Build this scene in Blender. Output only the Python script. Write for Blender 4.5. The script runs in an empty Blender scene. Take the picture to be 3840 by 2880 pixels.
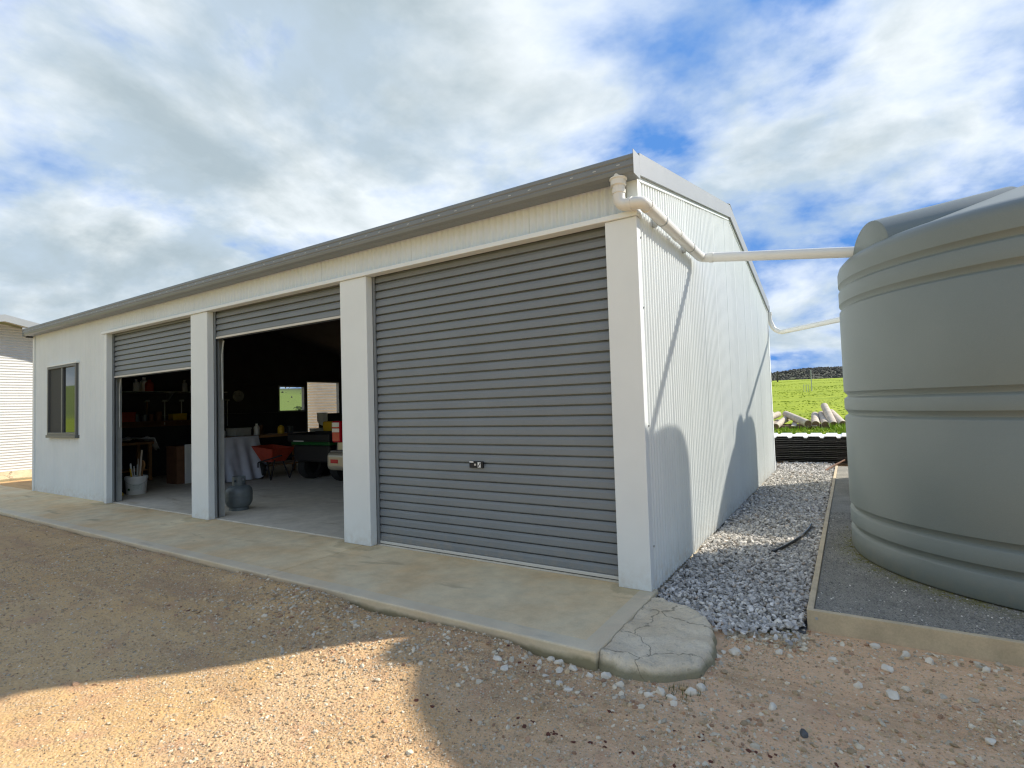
import bpy, bmesh, math, random
import numpy as np
from mathutils import Vector, Matrix
random.seed(7); rng = np.random.default_rng(11)
R = math.radians
scene = bpy.context.scene
C = scene.collection

# ------------------------------------------------------------------ camera
CAM = Vector((1.4373, -4.3147, 1.55)); YAW, PITCH, ROLL = -0.5625, 0.0412, -0.0309
fw = Vector((math.sin(YAW)*math.cos(PITCH), math.cos(YAW)*math.cos(PITCH), math.sin(PITCH)))
r0 = Vector((math.cos(YAW), -math.sin(YAW), 0)); u0 = r0.cross(fw)
rr = r0*math.cos(ROLL) + u0*math.sin(ROLL); uu = -r0*math.sin(ROLL) + u0*math.cos(ROLL)
cd = bpy.data.cameras.new('camera'); cam = bpy.data.objects.new('camera', cd); C.objects.link(cam)
cd.sensor_width = 36; cd.lens = 2001.9/3840*36; cd.clip_end = 5000; cd.clip_start = 0.05
m = Matrix((rr, uu, -fw)).transposed().to_4x4(); m.translation = CAM; cam.matrix_world = m
scene.camera = cam

# ------------------------------------------------------------------ light
SUN = Vector((1.0, 1.10, 1.08)).normalized()
EL = math.asin(SUN.z); AZ = math.atan2(SUN.x, SUN.y)
sd = bpy.data.lights.new('sun', 'SUN'); so = bpy.data.objects.new('sun', sd); C.objects.link(so)
sd.energy = 2.15; sd.angle = R(1.0); sd.color = (1.0, 0.93, 0.82)
so.rotation_euler = (-SUN).to_track_quat('-Z', 'Y').to_euler(); so.location = (8, 8, 10)
scene.view_settings.view_transform = 'Standard'; scene.view_settings.look = 'None'
scene.view_settings.exposure = 1.7; scene.view_settings.gamma = 1.0
scene.view_settings.use_curve_mapping = False
scene.cycles.filter_width = 1.25

def N(nt, t, **k):
    n = nt.nodes.new(t)
    for a, b in k.items():
        if a.startswith('_'): setattr(n, a[1:], b)
        else: n.inputs[a.replace('0', ' ') if a not in n.inputs else a].default_value = b
    return n
def math_n(nt, op, a, b=None, c=None, clamp=False):
    n = nt.nodes.new('ShaderNodeMath'); n.operation = op; n.use_clamp = clamp
    for i, v in enumerate((a, b, c)):
        if v is None: continue
        if hasattr(v, 'is_output'): nt.links.new(v, n.inputs[i])
        else: n.inputs[i].default_value = v
    return n.outputs[0]
def mixc(nt, f, a, b, blend='MIX'):
    n = nt.nodes.new('ShaderNodeMix'); n.data_type = 'RGBA'; n.blend_type = blend
    for s, v in ((n.inputs[0], f), (n.inputs[6], a), (n.inputs[7], b)):
        if hasattr(v, 'is_output'): nt.links.new(v, s)
        elif isinstance(v, (int, float)): s.default_value = v
        else: s.default_value = (*v, 1)[:4]
    return n.outputs[2]
def ramp(nt, f, stops):
    n = nt.nodes.new('ShaderNodeValToRGB'); nt.links.new(f, n.inputs[0])
    e = n.color_ramp.elements
    while len(e) < len(stops): e.new(0.5)
    for i, (p, c) in enumerate(stops):
        e[i].position = p; e[i].color = (c, c, c, 1) if isinstance(c, (int, float)) else (*c, 1)
    return n.outputs[0]
def noise(nt, vec, scale, detail=4, rough=0.5, dist=0.0):
    n = nt.nodes.new('ShaderNodeTexNoise'); n.inputs['Scale'].default_value = scale
    n.inputs['Detail'].default_value = detail; n.inputs['Roughness'].default_value = rough; n.inputs['Distortion'].default_value = dist
    if vec is not None: nt.links.new(vec, n.inputs['Vector'])
    return n.outputs[0]
def mapping(nt, vec, scale=(1, 1, 1), loc=(0, 0, 0), rot=(0, 0, 0)):
    n = nt.nodes.new('ShaderNodeMapping'); nt.links.new(vec, n.inputs[0])
    n.inputs['Scale'].default_value = scale; n.inputs['Location'].default_value = loc; n.inputs['Rotation'].default_value = rot
    return n.outputs[0]

CLOUD_OFF = (-7.2, 13.3, 3.1)
w = bpy.data.worlds.new('World'); scene.world = w; w.use_nodes = True
nt = w.node_tree; nt.nodes.clear()
wout = nt.nodes.new('ShaderNodeOutputWorld'); bg = nt.nodes.new('ShaderNodeBackground')
nt.links.new(bg.outputs[0], wout.inputs[0]); bg.inputs[1].default_value = 0.15
sky = nt.nodes.new('ShaderNodeTexSky'); sky.sky_type = 'NISHITA'; sky.sun_disc = False
sky.sun_elevation = EL; sky.sun_rotation = AZ; sky.altitude = 100; sky.air_density = 1.0; sky.dust_density = 0.3; sky.ozone_density = 2.0
tc = nt.nodes.new('ShaderNodeTexCoord'); sx = nt.nodes.new('ShaderNodeSeparateXYZ'); nt.links.new(tc.outputs['Generated'], sx.inputs[0])
zz = math_n(nt, 'ADD', math_n(nt, 'MAXIMUM', sx.outputs[2], 0.0), 0.38)
px = math_n(nt, 'DIVIDE', sx.outputs[0], zz); py = math_n(nt, 'DIVIDE', sx.outputs[1], zz)
cb = nt.nodes.new('ShaderNodeCombineXYZ'); nt.links.new(px, cb.inputs[0]); nt.links.new(py, cb.inputs[1])
P = mapping(nt, cb.outputs[0], loc=CLOUD_OFF)
wv = nt.nodes.new('ShaderNodeTexNoise'); wv.inputs['Scale'].default_value = 0.7; wv.inputs['Detail'].default_value = 2; nt.links.new(P, wv.inputs['Vector'])
va = nt.nodes.new('ShaderNodeVectorMath'); va.operation = 'MULTIPLY_ADD'; nt.links.new(wv.outputs['Color'], va.inputs[0]); va.inputs[1].default_value = (0.6, 0.6, 0); nt.links.new(P, va.inputs[2]); PW = va.outputs[0]
big = noise(nt, PW, 0.55, 2, 0.5)
mid = noise(nt, PW, 2.0, 6, 0.52)
fine = noise(nt, PW, 7.0, 6, 0.55)
bank = math_n(nt, 'MULTIPLY', math_n(nt, 'MINIMUM', sx.outputs[0], 0.1), -0.13)
bank = math_n(nt, 'ADD', bank, math_n(nt, 'MULTIPLY', math_n(nt, 'MAXIMUM', math_n(nt, 'MULTIPLY', sx.outputs[1], -1.0), 0.0), 0.16))  # extra unseen cloud behind the camera, added to whiten the shade light
den = math_n(nt, 'ADD', math_n(nt, 'ADD', math_n(nt, 'MULTIPLY', mid, 0.72), math_n(nt, 'MULTIPLY', big, 0.55)), math_n(nt, 'ADD', bank, math_n(nt, 'MULTIPLY', fine, 0.27)))
cover = ramp(nt, den, [(0.71, 0.0), (0.79, 0.5), (0.865, 0.93), (0.96, 1.0)])
thick = ramp(nt, den, [(0.80, 0.0), (1.0, 1.0)])
puff = noise(nt, mapping(nt, PW, loc=(0.05, 0.06, 0)), 3.4, 7, 0.56)
lit = mixc(nt, ramp(nt, puff, [(0.40, 0.0), (0.62, 1.0)]), (1.32, 1.58, 1.80), (2.45, 2.55, 2.56))
cloud = mixc(nt, math_n(nt, 'MULTIPLY', thick, 0.85), lit, (0.88, 1.08, 1.20))
skyc = mixc(nt, 1.0, sky.outputs[0], (0.20, 0.34, 0.56), 'MULTIPLY')
skyc = mixc(nt, 1.0, skyc, (0.24, 0.66, 1.62), "DARKEN")
nt.links.new(mixc(nt, cover, skyc, cloud), bg.inputs[0])

# ------------------------------------------------------------------ materials
M = {}
def mat(name, col, rough=0.6, var=0.12, vscale=3.0, bump=0.0, bscale=80.0, metal=0.0, spec=0.5, attr=False, fine=0.0, fscale=200, splash=0.0, streak=0.0):
    a = bpy.data.materials.new(name); a.use_nodes = True; t = a.node_tree; b = t.nodes['Principled BSDF']
    b.inputs['Roughness'].default_value = rough; b.inputs['Metallic'].default_value = metal; b.inputs['Specular IOR Level'].default_value = spec
    g = t.nodes.new('ShaderNodeNewGeometry').outputs['Position']
    c = None
    if attr:
        n = t.nodes.new('ShaderNodeAttribute'); n.attribute_name = 'col'; c = n.outputs['Color']
    base = c if c is not None else col
    if var > 0:
        f = noise(t, g, vscale, 5, 0.6)
        d = ramp(t, f, [(0.3, 1 - var), (0.7, 1 + var)])
        base = mixc(t, 1.0, base, d, 'MULTIPLY')
    if fine > 0:
        f = noise(t, g, fscale, 3, 0.7)
        d = ramp(t, f, [(0.3, 1 - fine), (0.7, 1 + fine)])
        base = mixc(t, 1.0, base, d, 'MULTIPLY')
    if streak > 0:
        f = noise(t, mapping(t, g, scale=(14, 14, 0.35)), 1.0, 5, 0.65)
        base = mixc(t, 1.0, base, ramp(t, f, [(0.35, 1 - streak), (0.65, 1 + streak*0.6)]), 'MULTIPLY')
    if splash > 0:
        sp = t.nodes.new('ShaderNodeSeparateXYZ'); t.links.new(g, sp.inputs[0])
        hgt = math_n(t, 'SUBTRACT', 1.0, math_n(t, 'DIVIDE', sp.outputs[2], 0.32), None, True)
        f = ramp(t, noise(t, g, 11, 6, 0.7), [(0.40, 0.0), (0.75, 1.0)])
        base = mixc(t, math_n(t, 'MULTIPLY', math_n(t, 'MULTIPLY', math_n(t, 'POWER', hgt, 1.6), f), splash), base, (0.42, 0.32, 0.20))
    if hasattr(base, 'is_output'): t.links.new(base, b.inputs['Base Color'])
    else: b.inputs['Base Color'].default_value = (*col, 1)
    if bump > 0:
        bn = t.nodes.new('ShaderNodeBump'); bn.inputs['Strength'].default_value = bump; bn.inputs['Distance'].default_value = 0.01
        t.links.new(noise(t, g, bscale, 4, 0.6), bn.inputs['Height']); t.links.new(bn.outputs[0], b.inputs['Normal'])
    M[name] = a
    return a
mat('clad_white', (0.72, 0.765, 0.76), 0.42, 0.04, 1.2, splash=0.55, streak=0.02)
mat('trim_white', (0.745, 0.785, 0.78), 0.45, 0.03, 2.0, fine=0.02, splash=0.5)
mat('steel_grey', (0.19, 0.21, 0.222), 0.42, 0.06, 2.0, fine=0.05, fscale=120, splash=0.5)
mat('barge_grey', (0.30, 0.32, 0.33), 0.4, 0.04, 2.0)
mat('frame_grey', (0.11, 0.115, 0.115), 0.4, 0.05)
mat('rail_alu', (0.62, 0.60, 0.54), 0.4, 0.05)
mat('galv', (0.42, 0.44, 0.43), 0.4, 0.15, 6, metal=0.3)
mat('interior_shade', (0.04, 0.04, 0.042), 0.9, 0.2)  # near-black tone standing in for the shade inside the shed
mat('pvc', (0.72, 0.71, 0.66), 0.32, 0.03, 3)
mat('slot_light', (0.5, 0.52, 0.52), 0.5, 0)  # pale tone painted for sky light seen through the gutter slots
mat('tank_green', (0.172, 0.196, 0.180), 0.42, 0.05, 0.9, bump=0.12, bscale=140, fine=0.07, fscale=200, splash=0.3)
mat('timber_edge', (0.52, 0.42, 0.27), 0.75, 0.15, 6, bump=0.2, bscale=60, fine=0.08, fscale=90)
mat('timber_brown', (0.32, 0.16, 0.06), 0.7, 0.2, 8)
mat('cardboard', (0.16, 0.075, 0.035), 0.8, 0.2, 8)
mat('black', (0.012, 0.012, 0.013), 0.6, 0)
mat('black_gloss', (0.012, 0.012, 0.013), 0.25, 0)
mat('white_plastic', (0.75, 0.76, 0.74), 0.4, 0.03)
mat('white_cloth', (0.72, 0.73, 0.73), 0.9, 0.05)
mat('tarp', (0.52, 0.54, 0.60), 0.7, 0.08, 6)
mat('bottle_grey', (0.13, 0.155, 0.165), 0.45, 0.08, 12, bump=0.05)
mat('red', (0.40, 0.05, 0.02), 0.5, 0.15, 8)
mat('yellow', (0.62, 0.40, 0.02), 0.5, 0.08)
mat('green', (0.006, 0.085, 0.018), 0.4, 0.1)
mat('tyre', (0.018, 0.018, 0.018), 0.85, 0.1)
mat('car_gold', (0.42, 0.38, 0.30), 0.28, 0.02, metal=0.35)
mat('car_grey', (0.16, 0.155, 0.14), 0.6, 0.05)
mat('lens_red', (0.45, 0.005, 0.02), 0.12, 0)
mat('lens_clear', (0.75, 0.74, 0.72), 0.12, 0)
mat('screen', (0.03, 0.034, 0.034), 0.7, 0.0)
mat('log_wood', (0.50, 0.43, 0.34), 0.85, 0.22, 5, bump=0.3, bscale=25)
mat('log_end', (0.16, 0.10, 0.06), 0.9, 0.3, 20)
mat('sheet_black', (0.018, 0.018, 0.02), 0.38, 0.3, 6)
mat('sheet_dark', (0.07, 0.07, 0.07), 0.35, 0.5, 9)
mat('cream_sheet', (0.60, 0.54, 0.45), 0.5, 0.08)
mat('house_white', (0.60, 0.60, 0.58), 0.5, 0.05, splash=0.6)
mat('sheet_white', (0.78, 0.79, 0.80), 0.4, 0.03)
mat('post_dark', (0.06, 0.055, 0.05), 0.9, 0.2, 8)
mat('bark', (0.12, 0.09, 0.07), 0.9, 0.2, 3)
mat('leaf', (0.055, 0.085, 0.035), 0.7, 0.3, 1.5)
mat('stone_grey', (0.3, 0.3, 0.3), 0.8, 0, attr=True, fine=0.18, fscale=60)
mat('stone_tan', (0.5, 0.4, 0.3), 0.9, 0, attr=True, fine=0.15, fscale=80)
mat('white_rock', (0.72, 0.64, 0.50), 0.9, 0.14, 14, bump=0.5, bscale=40)
mat('clay', (0.13, 0.045, 0.025), 0.95, 0.25, 20)
mat('grass', (0.10, 0.17, 0.02), 0.8, 0, attr=True)
def glass(name, col=(0.02, 0.025, 0.028)):
    a = bpy.data.materials.new(name); a.use_nodes = True; b = a.node_tree.nodes['Principled BSDF']
    b.inputs['Base Color'].default_value = (*col, 1); b.inputs['Roughness'].default_value = 0.03; b.inputs['IOR'].default_value = 2.0
    M[name] = a
glass('glass')
def clear_glass():
    a = bpy.data.materials.new('clear_glass'); a.use_nodes = True; t = a.node_tree; t.nodes.clear()
    o = t.nodes.new('ShaderNodeOutputMaterial'); mx = t.nodes.new('ShaderNodeMixShader'); tr = t.nodes.new('ShaderNodeBsdfTransparent'); gl = t.nodes.new('ShaderNodeBsdfGlossy')
    gl.inputs['Roughness'].default_value = 0.02; tr.inputs[0].default_value = (0.92, 0.95, 0.94, 1); mx.inputs[0].default_value = 0.06
    t.links.new(tr.outputs[0], mx.inputs[1]); t.links.new(gl.outputs[0], mx.inputs[2]); t.links.new(mx.outputs[0], o.inputs[0]); M['clear_glass'] = a
clear_glass()
a = M['clear_glass'].copy(); a.name = 'dusty_glass'; M['dusty_glass'] = a
for n_ in a.node_tree.nodes:
    if n_.type == 'BSDF_TRANSPARENT': n_.inputs[0].default_value = (0.42, 0.40, 0.36, 1)

def concrete(name, base, tan, border=None, dirty=0.5, rough_b=0.25):
    a = bpy.data.materials.new(name); a.use_nodes = True; t = a.node_tree; b = t.nodes['Principled BSDF']
    g = t.nodes.new('ShaderNodeNewGeometry').outputs['Position']
    n1 = noise(t, g, 1.1, 6, 0.62, 0.4); n2 = noise(t, g, 5, 6, 0.65); n3 = noise(t, g, 90, 3, 0.6)
    c = mixc(t, ramp(t, n1, [(0.36, 0.0), (0.66, 1.0)]), base, tan)
    c = mixc(t, 1.0, c, ramp(t, n2, [(0.25, 0.80), (0.7, 1.08)]), 'MULTIPLY')
    c = mixc(t, 1.0, c, ramp(t, n3, [(0.3, 0.92), (0.7, 1.06)]), 'MULTIPLY')
    n4 = noise(t, mapping(t, g, scale=(0.7, 2.2, 1), rot=(0, 0, 0.3)), 1.7, 4, 0.55, 0.6)
    c = mixc(t, math_n(t, 'MULTIPLY', ramp(t, n4, [(0.62, 0.0), (0.72, 1.0)]), dirty), c, (0.34, 0.26, 0.15))
    if border:
        for fx, rx_ in ((-3.48, 0.42), (-6.9, 0.40), (-0.10, 0.30), (-10.2, 0.35)):
            dd = t.nodes.new('ShaderNodeVectorMath'); dd.operation = 'DISTANCE'; dd.inputs[1].default_value = (fx, 0.0, 0); t.links.new(mapping(t, g, scale=(1, 1.5, 1)), dd.inputs[0])
            k_ = math_n(t, 'ADD', math_n(t, 'DIVIDE', dd.outputs['Value'], rx_), math_n(t, 'MULTIPLY', n2, 1.3))
            c = mixc(t, math_n(t, 'MULTIPLY', ramp(t, math_n(t, 'MULTIPLY', k_, 0.5), [(0.62, 1.0), (0.75, 0.0)]), 0.55), c, (0.36, 0.29, 0.16))
        s = t.nodes.new('ShaderNodeSeparateXYZ'); t.links.new(g, s.inputs[0])
        e1 = math_n(t, 'LESS_THAN', s.outputs[1], border[0]); e2 = math_n(t, 'GREATER_THAN', s.outputs[0], border[1])
        e = math_n(t, 'MAXIMUM', e1, e2)
        c = mixc(t, math_n(t, 'MULTIPLY', e, 0.4), c, (0.64, 0.58, 0.46))
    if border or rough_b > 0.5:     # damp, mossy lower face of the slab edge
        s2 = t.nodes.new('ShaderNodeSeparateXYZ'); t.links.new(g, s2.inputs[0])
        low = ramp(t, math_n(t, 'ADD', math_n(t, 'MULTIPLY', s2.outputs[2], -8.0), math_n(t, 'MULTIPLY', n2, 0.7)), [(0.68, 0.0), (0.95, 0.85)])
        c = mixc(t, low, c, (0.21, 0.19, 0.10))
    if rough_b > 0.5:
        ve = t.nodes.new('ShaderNodeTexVoronoi'); ve.feature = 'DISTANCE_TO_EDGE'; ve.inputs['Scale'].default_value = 1.9
        wv_ = t.nodes.new('ShaderNodeVectorMath'); wv_.operation = 'MULTIPLY_ADD'; nz = t.nodes.new('ShaderNodeTexNoise'); nz.inputs['Scale'].default_value = 6; nz.inputs['Detail'].default_value = 5
        t.links.new(g, nz.inputs['Vector']); t.links.new(nz.outputs['Color'], wv_.inputs[0]); wv_.inputs[1].default_value = (0.25, 0.25, 0.0); t.links.new(g, wv_.inputs[2]); t.links.new(wv_.outputs[0], ve.inputs['Vector'])
        c = mixc(t, ramp(t, ve.outputs['Distance'], [(0.004, 0.7), (0.012, 0.0)]), c, (0.20, 0.16, 0.10))
        c = mixc(t, ramp(t, noise(t, g, 38, 3, 0.6), [(0.60, 0.0), (0.70, 0.5)]), c, (0.30, 0.25, 0.17))
    t.links.new(c, b.inputs['Base Color']); b.inputs['Roughness'].default_value = 0.85
    bn = t.nodes.new('ShaderNodeBump'); bn.inputs['Strength'].default_value = rough_b; bn.inputs['Distance'].default_value = 0.004 if rough_b < 0.5 else 0.02
    t.links.new(math_n(t, 'ADD', n3, math_n(t, 'MULTIPLY', n2, 0.6)), bn.inputs['Height']); t.links.new(bn.outputs[0], b.inputs['Normal'])
    M[name] = a
concrete('apron_conc', (0.80, 0.66, 0.41), (0.75, 0.53, 0.27), (-1.06, -0.10), 0.55)
concrete('floor_conc', (0.66, 0.60, 0.48), (0.58, 0.52, 0.40), None, 0.5)
concrete('chunk_conc', (0.84, 0.73, 0.53), (0.74, 0.59, 0.38), None, 0.5, 0.6)

# ------------------------------------------------------------------ mesh helpers
LOC = {}
class MB:
    def __init__(s): s.v = []; s.f = []
    def add(s, vs, fs):
        o = len(s.v); s.v += [tuple(v) for v in vs]; s.f += [tuple(i+o for i in f) for f in fs]; return s
    def box(s, x0, x1, y0, y1, z0, z1):
        return s.add([(x0,y0,z0),(x1,y0,z0),(x1,y1,z0),(x0,y1,z0),(x0,y0,z1),(x1,y0,z1),(x1,y1,z1),(x0,y1,z1)],
            [(0,3,2,1),(4,5,6,7),(0,1,5,4),(1,2,6,5),(2,3,7,6),(3,0,4,7)])
    def obox(s, c, ax, ay, az):
        c, ax, ay, az = map(Vector, (c, ax, ay, az)); vs = []
        for k in (-1, 1):
            for i, j in ((-1,-1),(1,-1),(1,1),(-1,1)): vs.append(c + ax*i + ay*j + az*k)
        return s.add(vs, [(0,3,2,1),(4,5,6,7),(0,1,5,4),(1,2,6,5),(2,3,7,6),(3,0,4,7)])
    def prism(s, poly, axis, a, b):
        n = len(poly)
        def p(q, t): return (t, q[0], q[1]) if axis == 'x' else ((q[0], t, q[1]) if axis == 'y' else (q[0], q[1], t))
        vs = [p(q, a) for q in poly] + [p(q, b) for q in poly]
        return s.add(vs, [tuple(range(n))[::-1], tuple(range(n, 2*n))] + [(i, (i+1) % n, n+(i+1) % n, n+i) for i in range(n)])
    def tube(s, path, r, seg=16, cap=True):
        path = [Vector(p) for p in path]; rs = r if isinstance(r, (list, tuple)) else [r]*len(path)
        rings = []; prev = None
        for i, p in enumerate(path):
            t = (path[min(i+1, len(path)-1)] - path[max(i-1, 0)]).normalized()
            if prev is None:
                a = t.orthogonal().normalized()
            else:
                a = (prev - t*prev.dot(t)).normalized()
            prev = a; b = t.cross(a)
            rings.append([p + (a*math.cos(2*math.pi*k/seg) + b*math.sin(2*math.pi*k/seg))*rs[i] for k in range(seg)])
        vs = [v for q in rings for v in q]; fs = []
        for i in range(len(path)-1):
            for k in range(seg): fs.append((i*seg+k, i*seg+(k+1) % seg, (i+1)*seg+(k+1) % seg, (i+1)*seg+k))
        if cap: fs += [tuple(range(seg))[::-1], tuple(range((len(path)-1)*seg, len(path)*seg))]
        return s.add(vs, fs)
    def lathe(s, prof, c, seg=48, axis='z'):
        vs = []; fs = []; n = len(prof)
        for k in range(seg):
            a = 2*math.pi*k/seg
            for r, z in prof:
                q = (r*math.cos(a), r*math.sin(a), z)
                if axis == 'x': q = (z, r*math.cos(a), r*math.sin(a))
                if axis == 'y': q = (r*math.sin(a), z, r*math.cos(a))
                vs.append((c[0]+q[0], c[1]+q[1], c[2]+q[2]))
        for k in range(seg):
            k2 = (k+1) % seg
            for i in range(n-1): fs.append((k*n+i, k2*n+i, k2*n+i+1, k*n+i+1))
        return s.add(vs, fs)
    def ico(s, c, rad, n=2):
        bm = bmesh.new(); bmesh.ops.create_icosphere(bm, subdivisions=n, radius=1)
        vs = [(c[0]+v.co.x*rad[0], c[1]+v.co.y*rad[1], c[2]+v.co.z*rad[2]) for v in bm.verts]
        bm.verts.ensure_lookup_table(); fs = [tuple(v.index for v in f.verts) for f in bm.faces]; bm.free()
        return s.add(vs, fs)
    def build(s, name, material, parent=None, smooth=False, bevel=0.0, origin=None, bseg=2):
        vs = np.array(s.v, float)
        if origin is None:
            if parent is not None: origin = np.array(LOC[parent.name]); loc = (0, 0, 0)
            else:
                origin = np.array([(vs[:,0].min()+vs[:,0].max())/2, (vs[:,1].min()+vs[:,1].max())/2, vs[:,2].min()]); loc = tuple(origin)
        else:
            origin = np.array(origin, float)
            loc = tuple(origin - (np.array(LOC[parent.name]) if parent is not None else 0))
        me = bpy.data.meshes.new(name); me.from_pydata((vs-origin).tolist(), [], s.f); me.update()
        bm = bmesh.new(); bm.from_mesh(me); bmesh.ops.recalc_face_normals(bm, faces=bm.faces)
        if smooth:
            for f in bm.faces: f.smooth = True
            if smooth != 'all':
                for e in bm.edges:
                    if len(e.link_faces) == 2 and e.calc_face_angle(0) > R(40): e.smooth = False
        bm.to_mesh(me); bm.free()
        me.materials.append(M[material])
        o = bpy.data.objects.new(name, me); C.objects.link(o); o.location = loc
        if parent is not None: o.parent = parent
        LOC[o.name] = tuple(origin)
        if bevel:
            b = o.modifiers.new('bevel', 'BEVEL'); b.width = bevel; b.segments = bseg; b.limit_method = 'ANGLE'
        return o
def tag(o, label, cat, group=None):
    o['label'] = label; o['category'] = cat
    if group: o['group'] = group
    return o
def struct(o): o['kind'] = 'structure'; return o
def stuff(o): o['kind'] = 'stuff'; return o
def thing(name, loc, label, cat, group=None):
    o = bpy.data.objects.new(name, None); C.objects.link(o); o.location = loc; o.empty_display_size = 0.2
    LOC[o.name] = tuple(loc); return tag(o, label, cat, group)
def dup(o, dloc, parent=None):
    c = o.copy(); C.objects.link(c); c.location = Vector(o.location) + Vector(dloc)
    if parent is not None: c.parent = parent
    LOC[c.name] = tuple(np.array(LOC[o.name]) + np.array(dloc)); return c
def mesh_np(name, V, F, material, cols=None, smooth=False):
    me = bpy.data.meshes.new(name); k = F.shape[1]
    me.vertices.add(len(V)); me.vertices.foreach_set('co', V.astype(np.float32).ravel())
    me.loops.add(F.size); me.loops.foreach_set('vertex_index', F.astype(np.int32).ravel())
    me.polygons.add(len(F)); me.polygons.foreach_set('loop_start', np.arange(0, F.size, k, dtype=np.int32))
    try: me.polygons.foreach_set('loop_total', np.full(len(F), k, dtype=np.int32))
    except Exception: pass
    me.polygons.foreach_set('use_smooth', np.full(len(F), smooth, dtype=bool))
    me.update(calc_edges=True)
    if cols is not None:
        a = me.color_attributes.new('col', 'FLOAT_COLOR', 'POINT')
        a.data.foreach_set('color', np.concatenate([cols, np.ones((len(cols), 1))], 1).astype(np.float32).ravel())
    me.materials.append(M[material]); o = bpy.data.objects.new(name, me); C.objects.link(o); LOC[o.name] = (0, 0, 0); return o
_lat = rng.random((256, 256))
def vn(x, y, s=1.0, off=0):
    x = np.asarray(x, float)*s + off*17.3; y = np.asarray(y, float)*s + off*7.7
    xi = np.floor(x).astype(int); yi = np.floor(y).astype(int); fx = x-xi; fy = y-yi
    fx = fx*fx*(3-2*fx); fy = fy*fy*(3-2*fy)
    g = lambda i, j: _lat[i % 256, j % 256]
    return (g(xi,yi)*(1-fx)+g(xi+1,yi)*fx)*(1-fy) + (g(xi,yi+1)*(1-fx)+g(xi+1,yi+1)*fx)*fy
def sst(a, b, x):
    t = np.clip((np.asarray(x, float)-a)/(b-a), 0, 1); return t*t*(3-2*t)

# ------------------------------------------------------------------ terrain
def gz(x, y):
    x = np.asarray(x, float); y = np.asarray(y, float)
    t = sst(-1.3, -4.5, x)
    z = -0.105 + 0.075*t
    z = z - 0.03*sst(-1.6, -4.0, y)
    near = np.exp(-((x+5)/14)**2-((y+1)/9)**2)
    z = z + near*(0.030*(vn(x,y,0.9)-0.5) + 0.016*(vn(x,y,3.1,1)-0.5) + 0.010*(vn(x,y,9,2)-0.5))
    z = z + 0.075*np.exp(-((x+2.55)/0.55)**2-((y+1.42)/0.30)**2) + 0.05*np.exp(-((x+0.85)/0.45)**2-((y+1.40)/0.28)**2) + 0.03*np.exp(-((x+1.6)/0.5)**2-((y+1.8)/0.4)**2)
    z = z + (0.045*sst(0.45, 0.8, vn(x, y, 2.3, 8)) + 0.02*(vn(x, y, 7, 5)-0.4))*np.exp(-((y+1.27)/0.13)**2)*sst(-6, -3, x)*sst(0.3, -0.1, x)
    inside = sst(-1.25, -1.17, y)*sst(0.25, 0.10, x); z = z*(1-inside) + np.minimum(z, -0.12)*inside   # under the slabs
    gap = sst(-0.12, 0.0, y)*sst(-0.1, 0.0, x)*sst(12.0, 11, y)*sst(7, 6.5, x); z = z*(1-gap) - 0.11*gap
    # paddock rises behind the shed, hills all round
    f = (0.048*np.clip(y-13, 0, 118) + 0.006*np.clip(y-131, 0, 500))*sst(-95, -30, x)
    rr_ = np.hypot(x+3, y-4); f2 = 0.012*np.clip(rr_-45, 0, 170)
    hill = 33*sst(230, 640, rr_)*(0.55+0.5*vn(x,y,0.004,3)+0.14*vn(x,y,0.02,4))
    lump = 0.5*sst(14, 40, np.maximum(y-8, rr_-30))*(vn(x,y,0.12,5)-0.5)
    return z + np.maximum(f, f2*sst(60, 0, y)) + hill*0.9 + lump
def axis_lines(lo, hi, step, far0, far1, g=1.16):
    a = list(np.arange(lo, hi+1e-6, step)); s = step; v = hi
    while v < far1: s = min(s*g, 40); v += s; a.append(v)
    s = step; v = lo; b = []
    while v > far0: s = min(s*g, 40); v -= s; b.append(v)
    return np.array(b[::-1]+a)
xs = axis_lines(-6, 2.6, 0.05, -900, 900); ys = axis_lines(-3.8, 0.2, 0.05, -900, 900)
GX, GY = np.meshgrid(xs, ys, indexing='ij'); V = np.stack([GX, GY, gz(GX, GY)], -1).reshape(-1, 3)
ni, nj = GX.shape; idx = np.arange(ni*nj).reshape(ni, nj)
F = np.stack([idx[:-1,:-1], idx[1:,:-1], idx[1:,1:], idx[:-1,1:]], -1).reshape(-1, 4)
a = bpy.data.materials.new('ground'); a.use_nodes = True; M['ground'] = a; t = a.node_tree; b = t.nodes['Principled BSDF']; b.inputs['Roughness'].default_value = 0.95; b.inputs['Specular IOR Level'].default_value = 0.2
g = t.nodes.new('ShaderNodeNewGeometry').outputs['Position']; s = t.nodes.new('ShaderNodeSeparateXYZ'); t.links.new(g, s.inputs[0])
n1 = noise(t, g, 0.9, 6, 0.6, 0.5); n2 = noise(t, g, 6, 6, 0.7, 0.3); n3 = noise(t, g, 45, 4, 0.7)
vo = t.nodes.new('ShaderNodeTexVoronoi'); vo.inputs['Scale'].default_value = 62; t.links.new(g, vo.inputs['Vector'])
vo2 = t.nodes.new('ShaderNodeTexVoronoi'); vo2.inputs['Scale'].default_value = 150; t.links.new(g, vo2.inputs['Vector'])
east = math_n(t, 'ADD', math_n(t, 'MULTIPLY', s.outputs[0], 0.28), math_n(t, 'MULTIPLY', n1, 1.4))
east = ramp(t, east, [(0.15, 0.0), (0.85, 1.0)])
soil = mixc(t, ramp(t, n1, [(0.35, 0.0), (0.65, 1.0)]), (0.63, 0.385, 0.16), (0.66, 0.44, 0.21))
soil = mixc(t, east, soil, mixc(t, ramp(t, n2, [(0.35, 0.0), (0.65, 1.0)]), (0.70, 0.43, 0.235), (0.79, 0.54, 0.325)))
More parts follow.
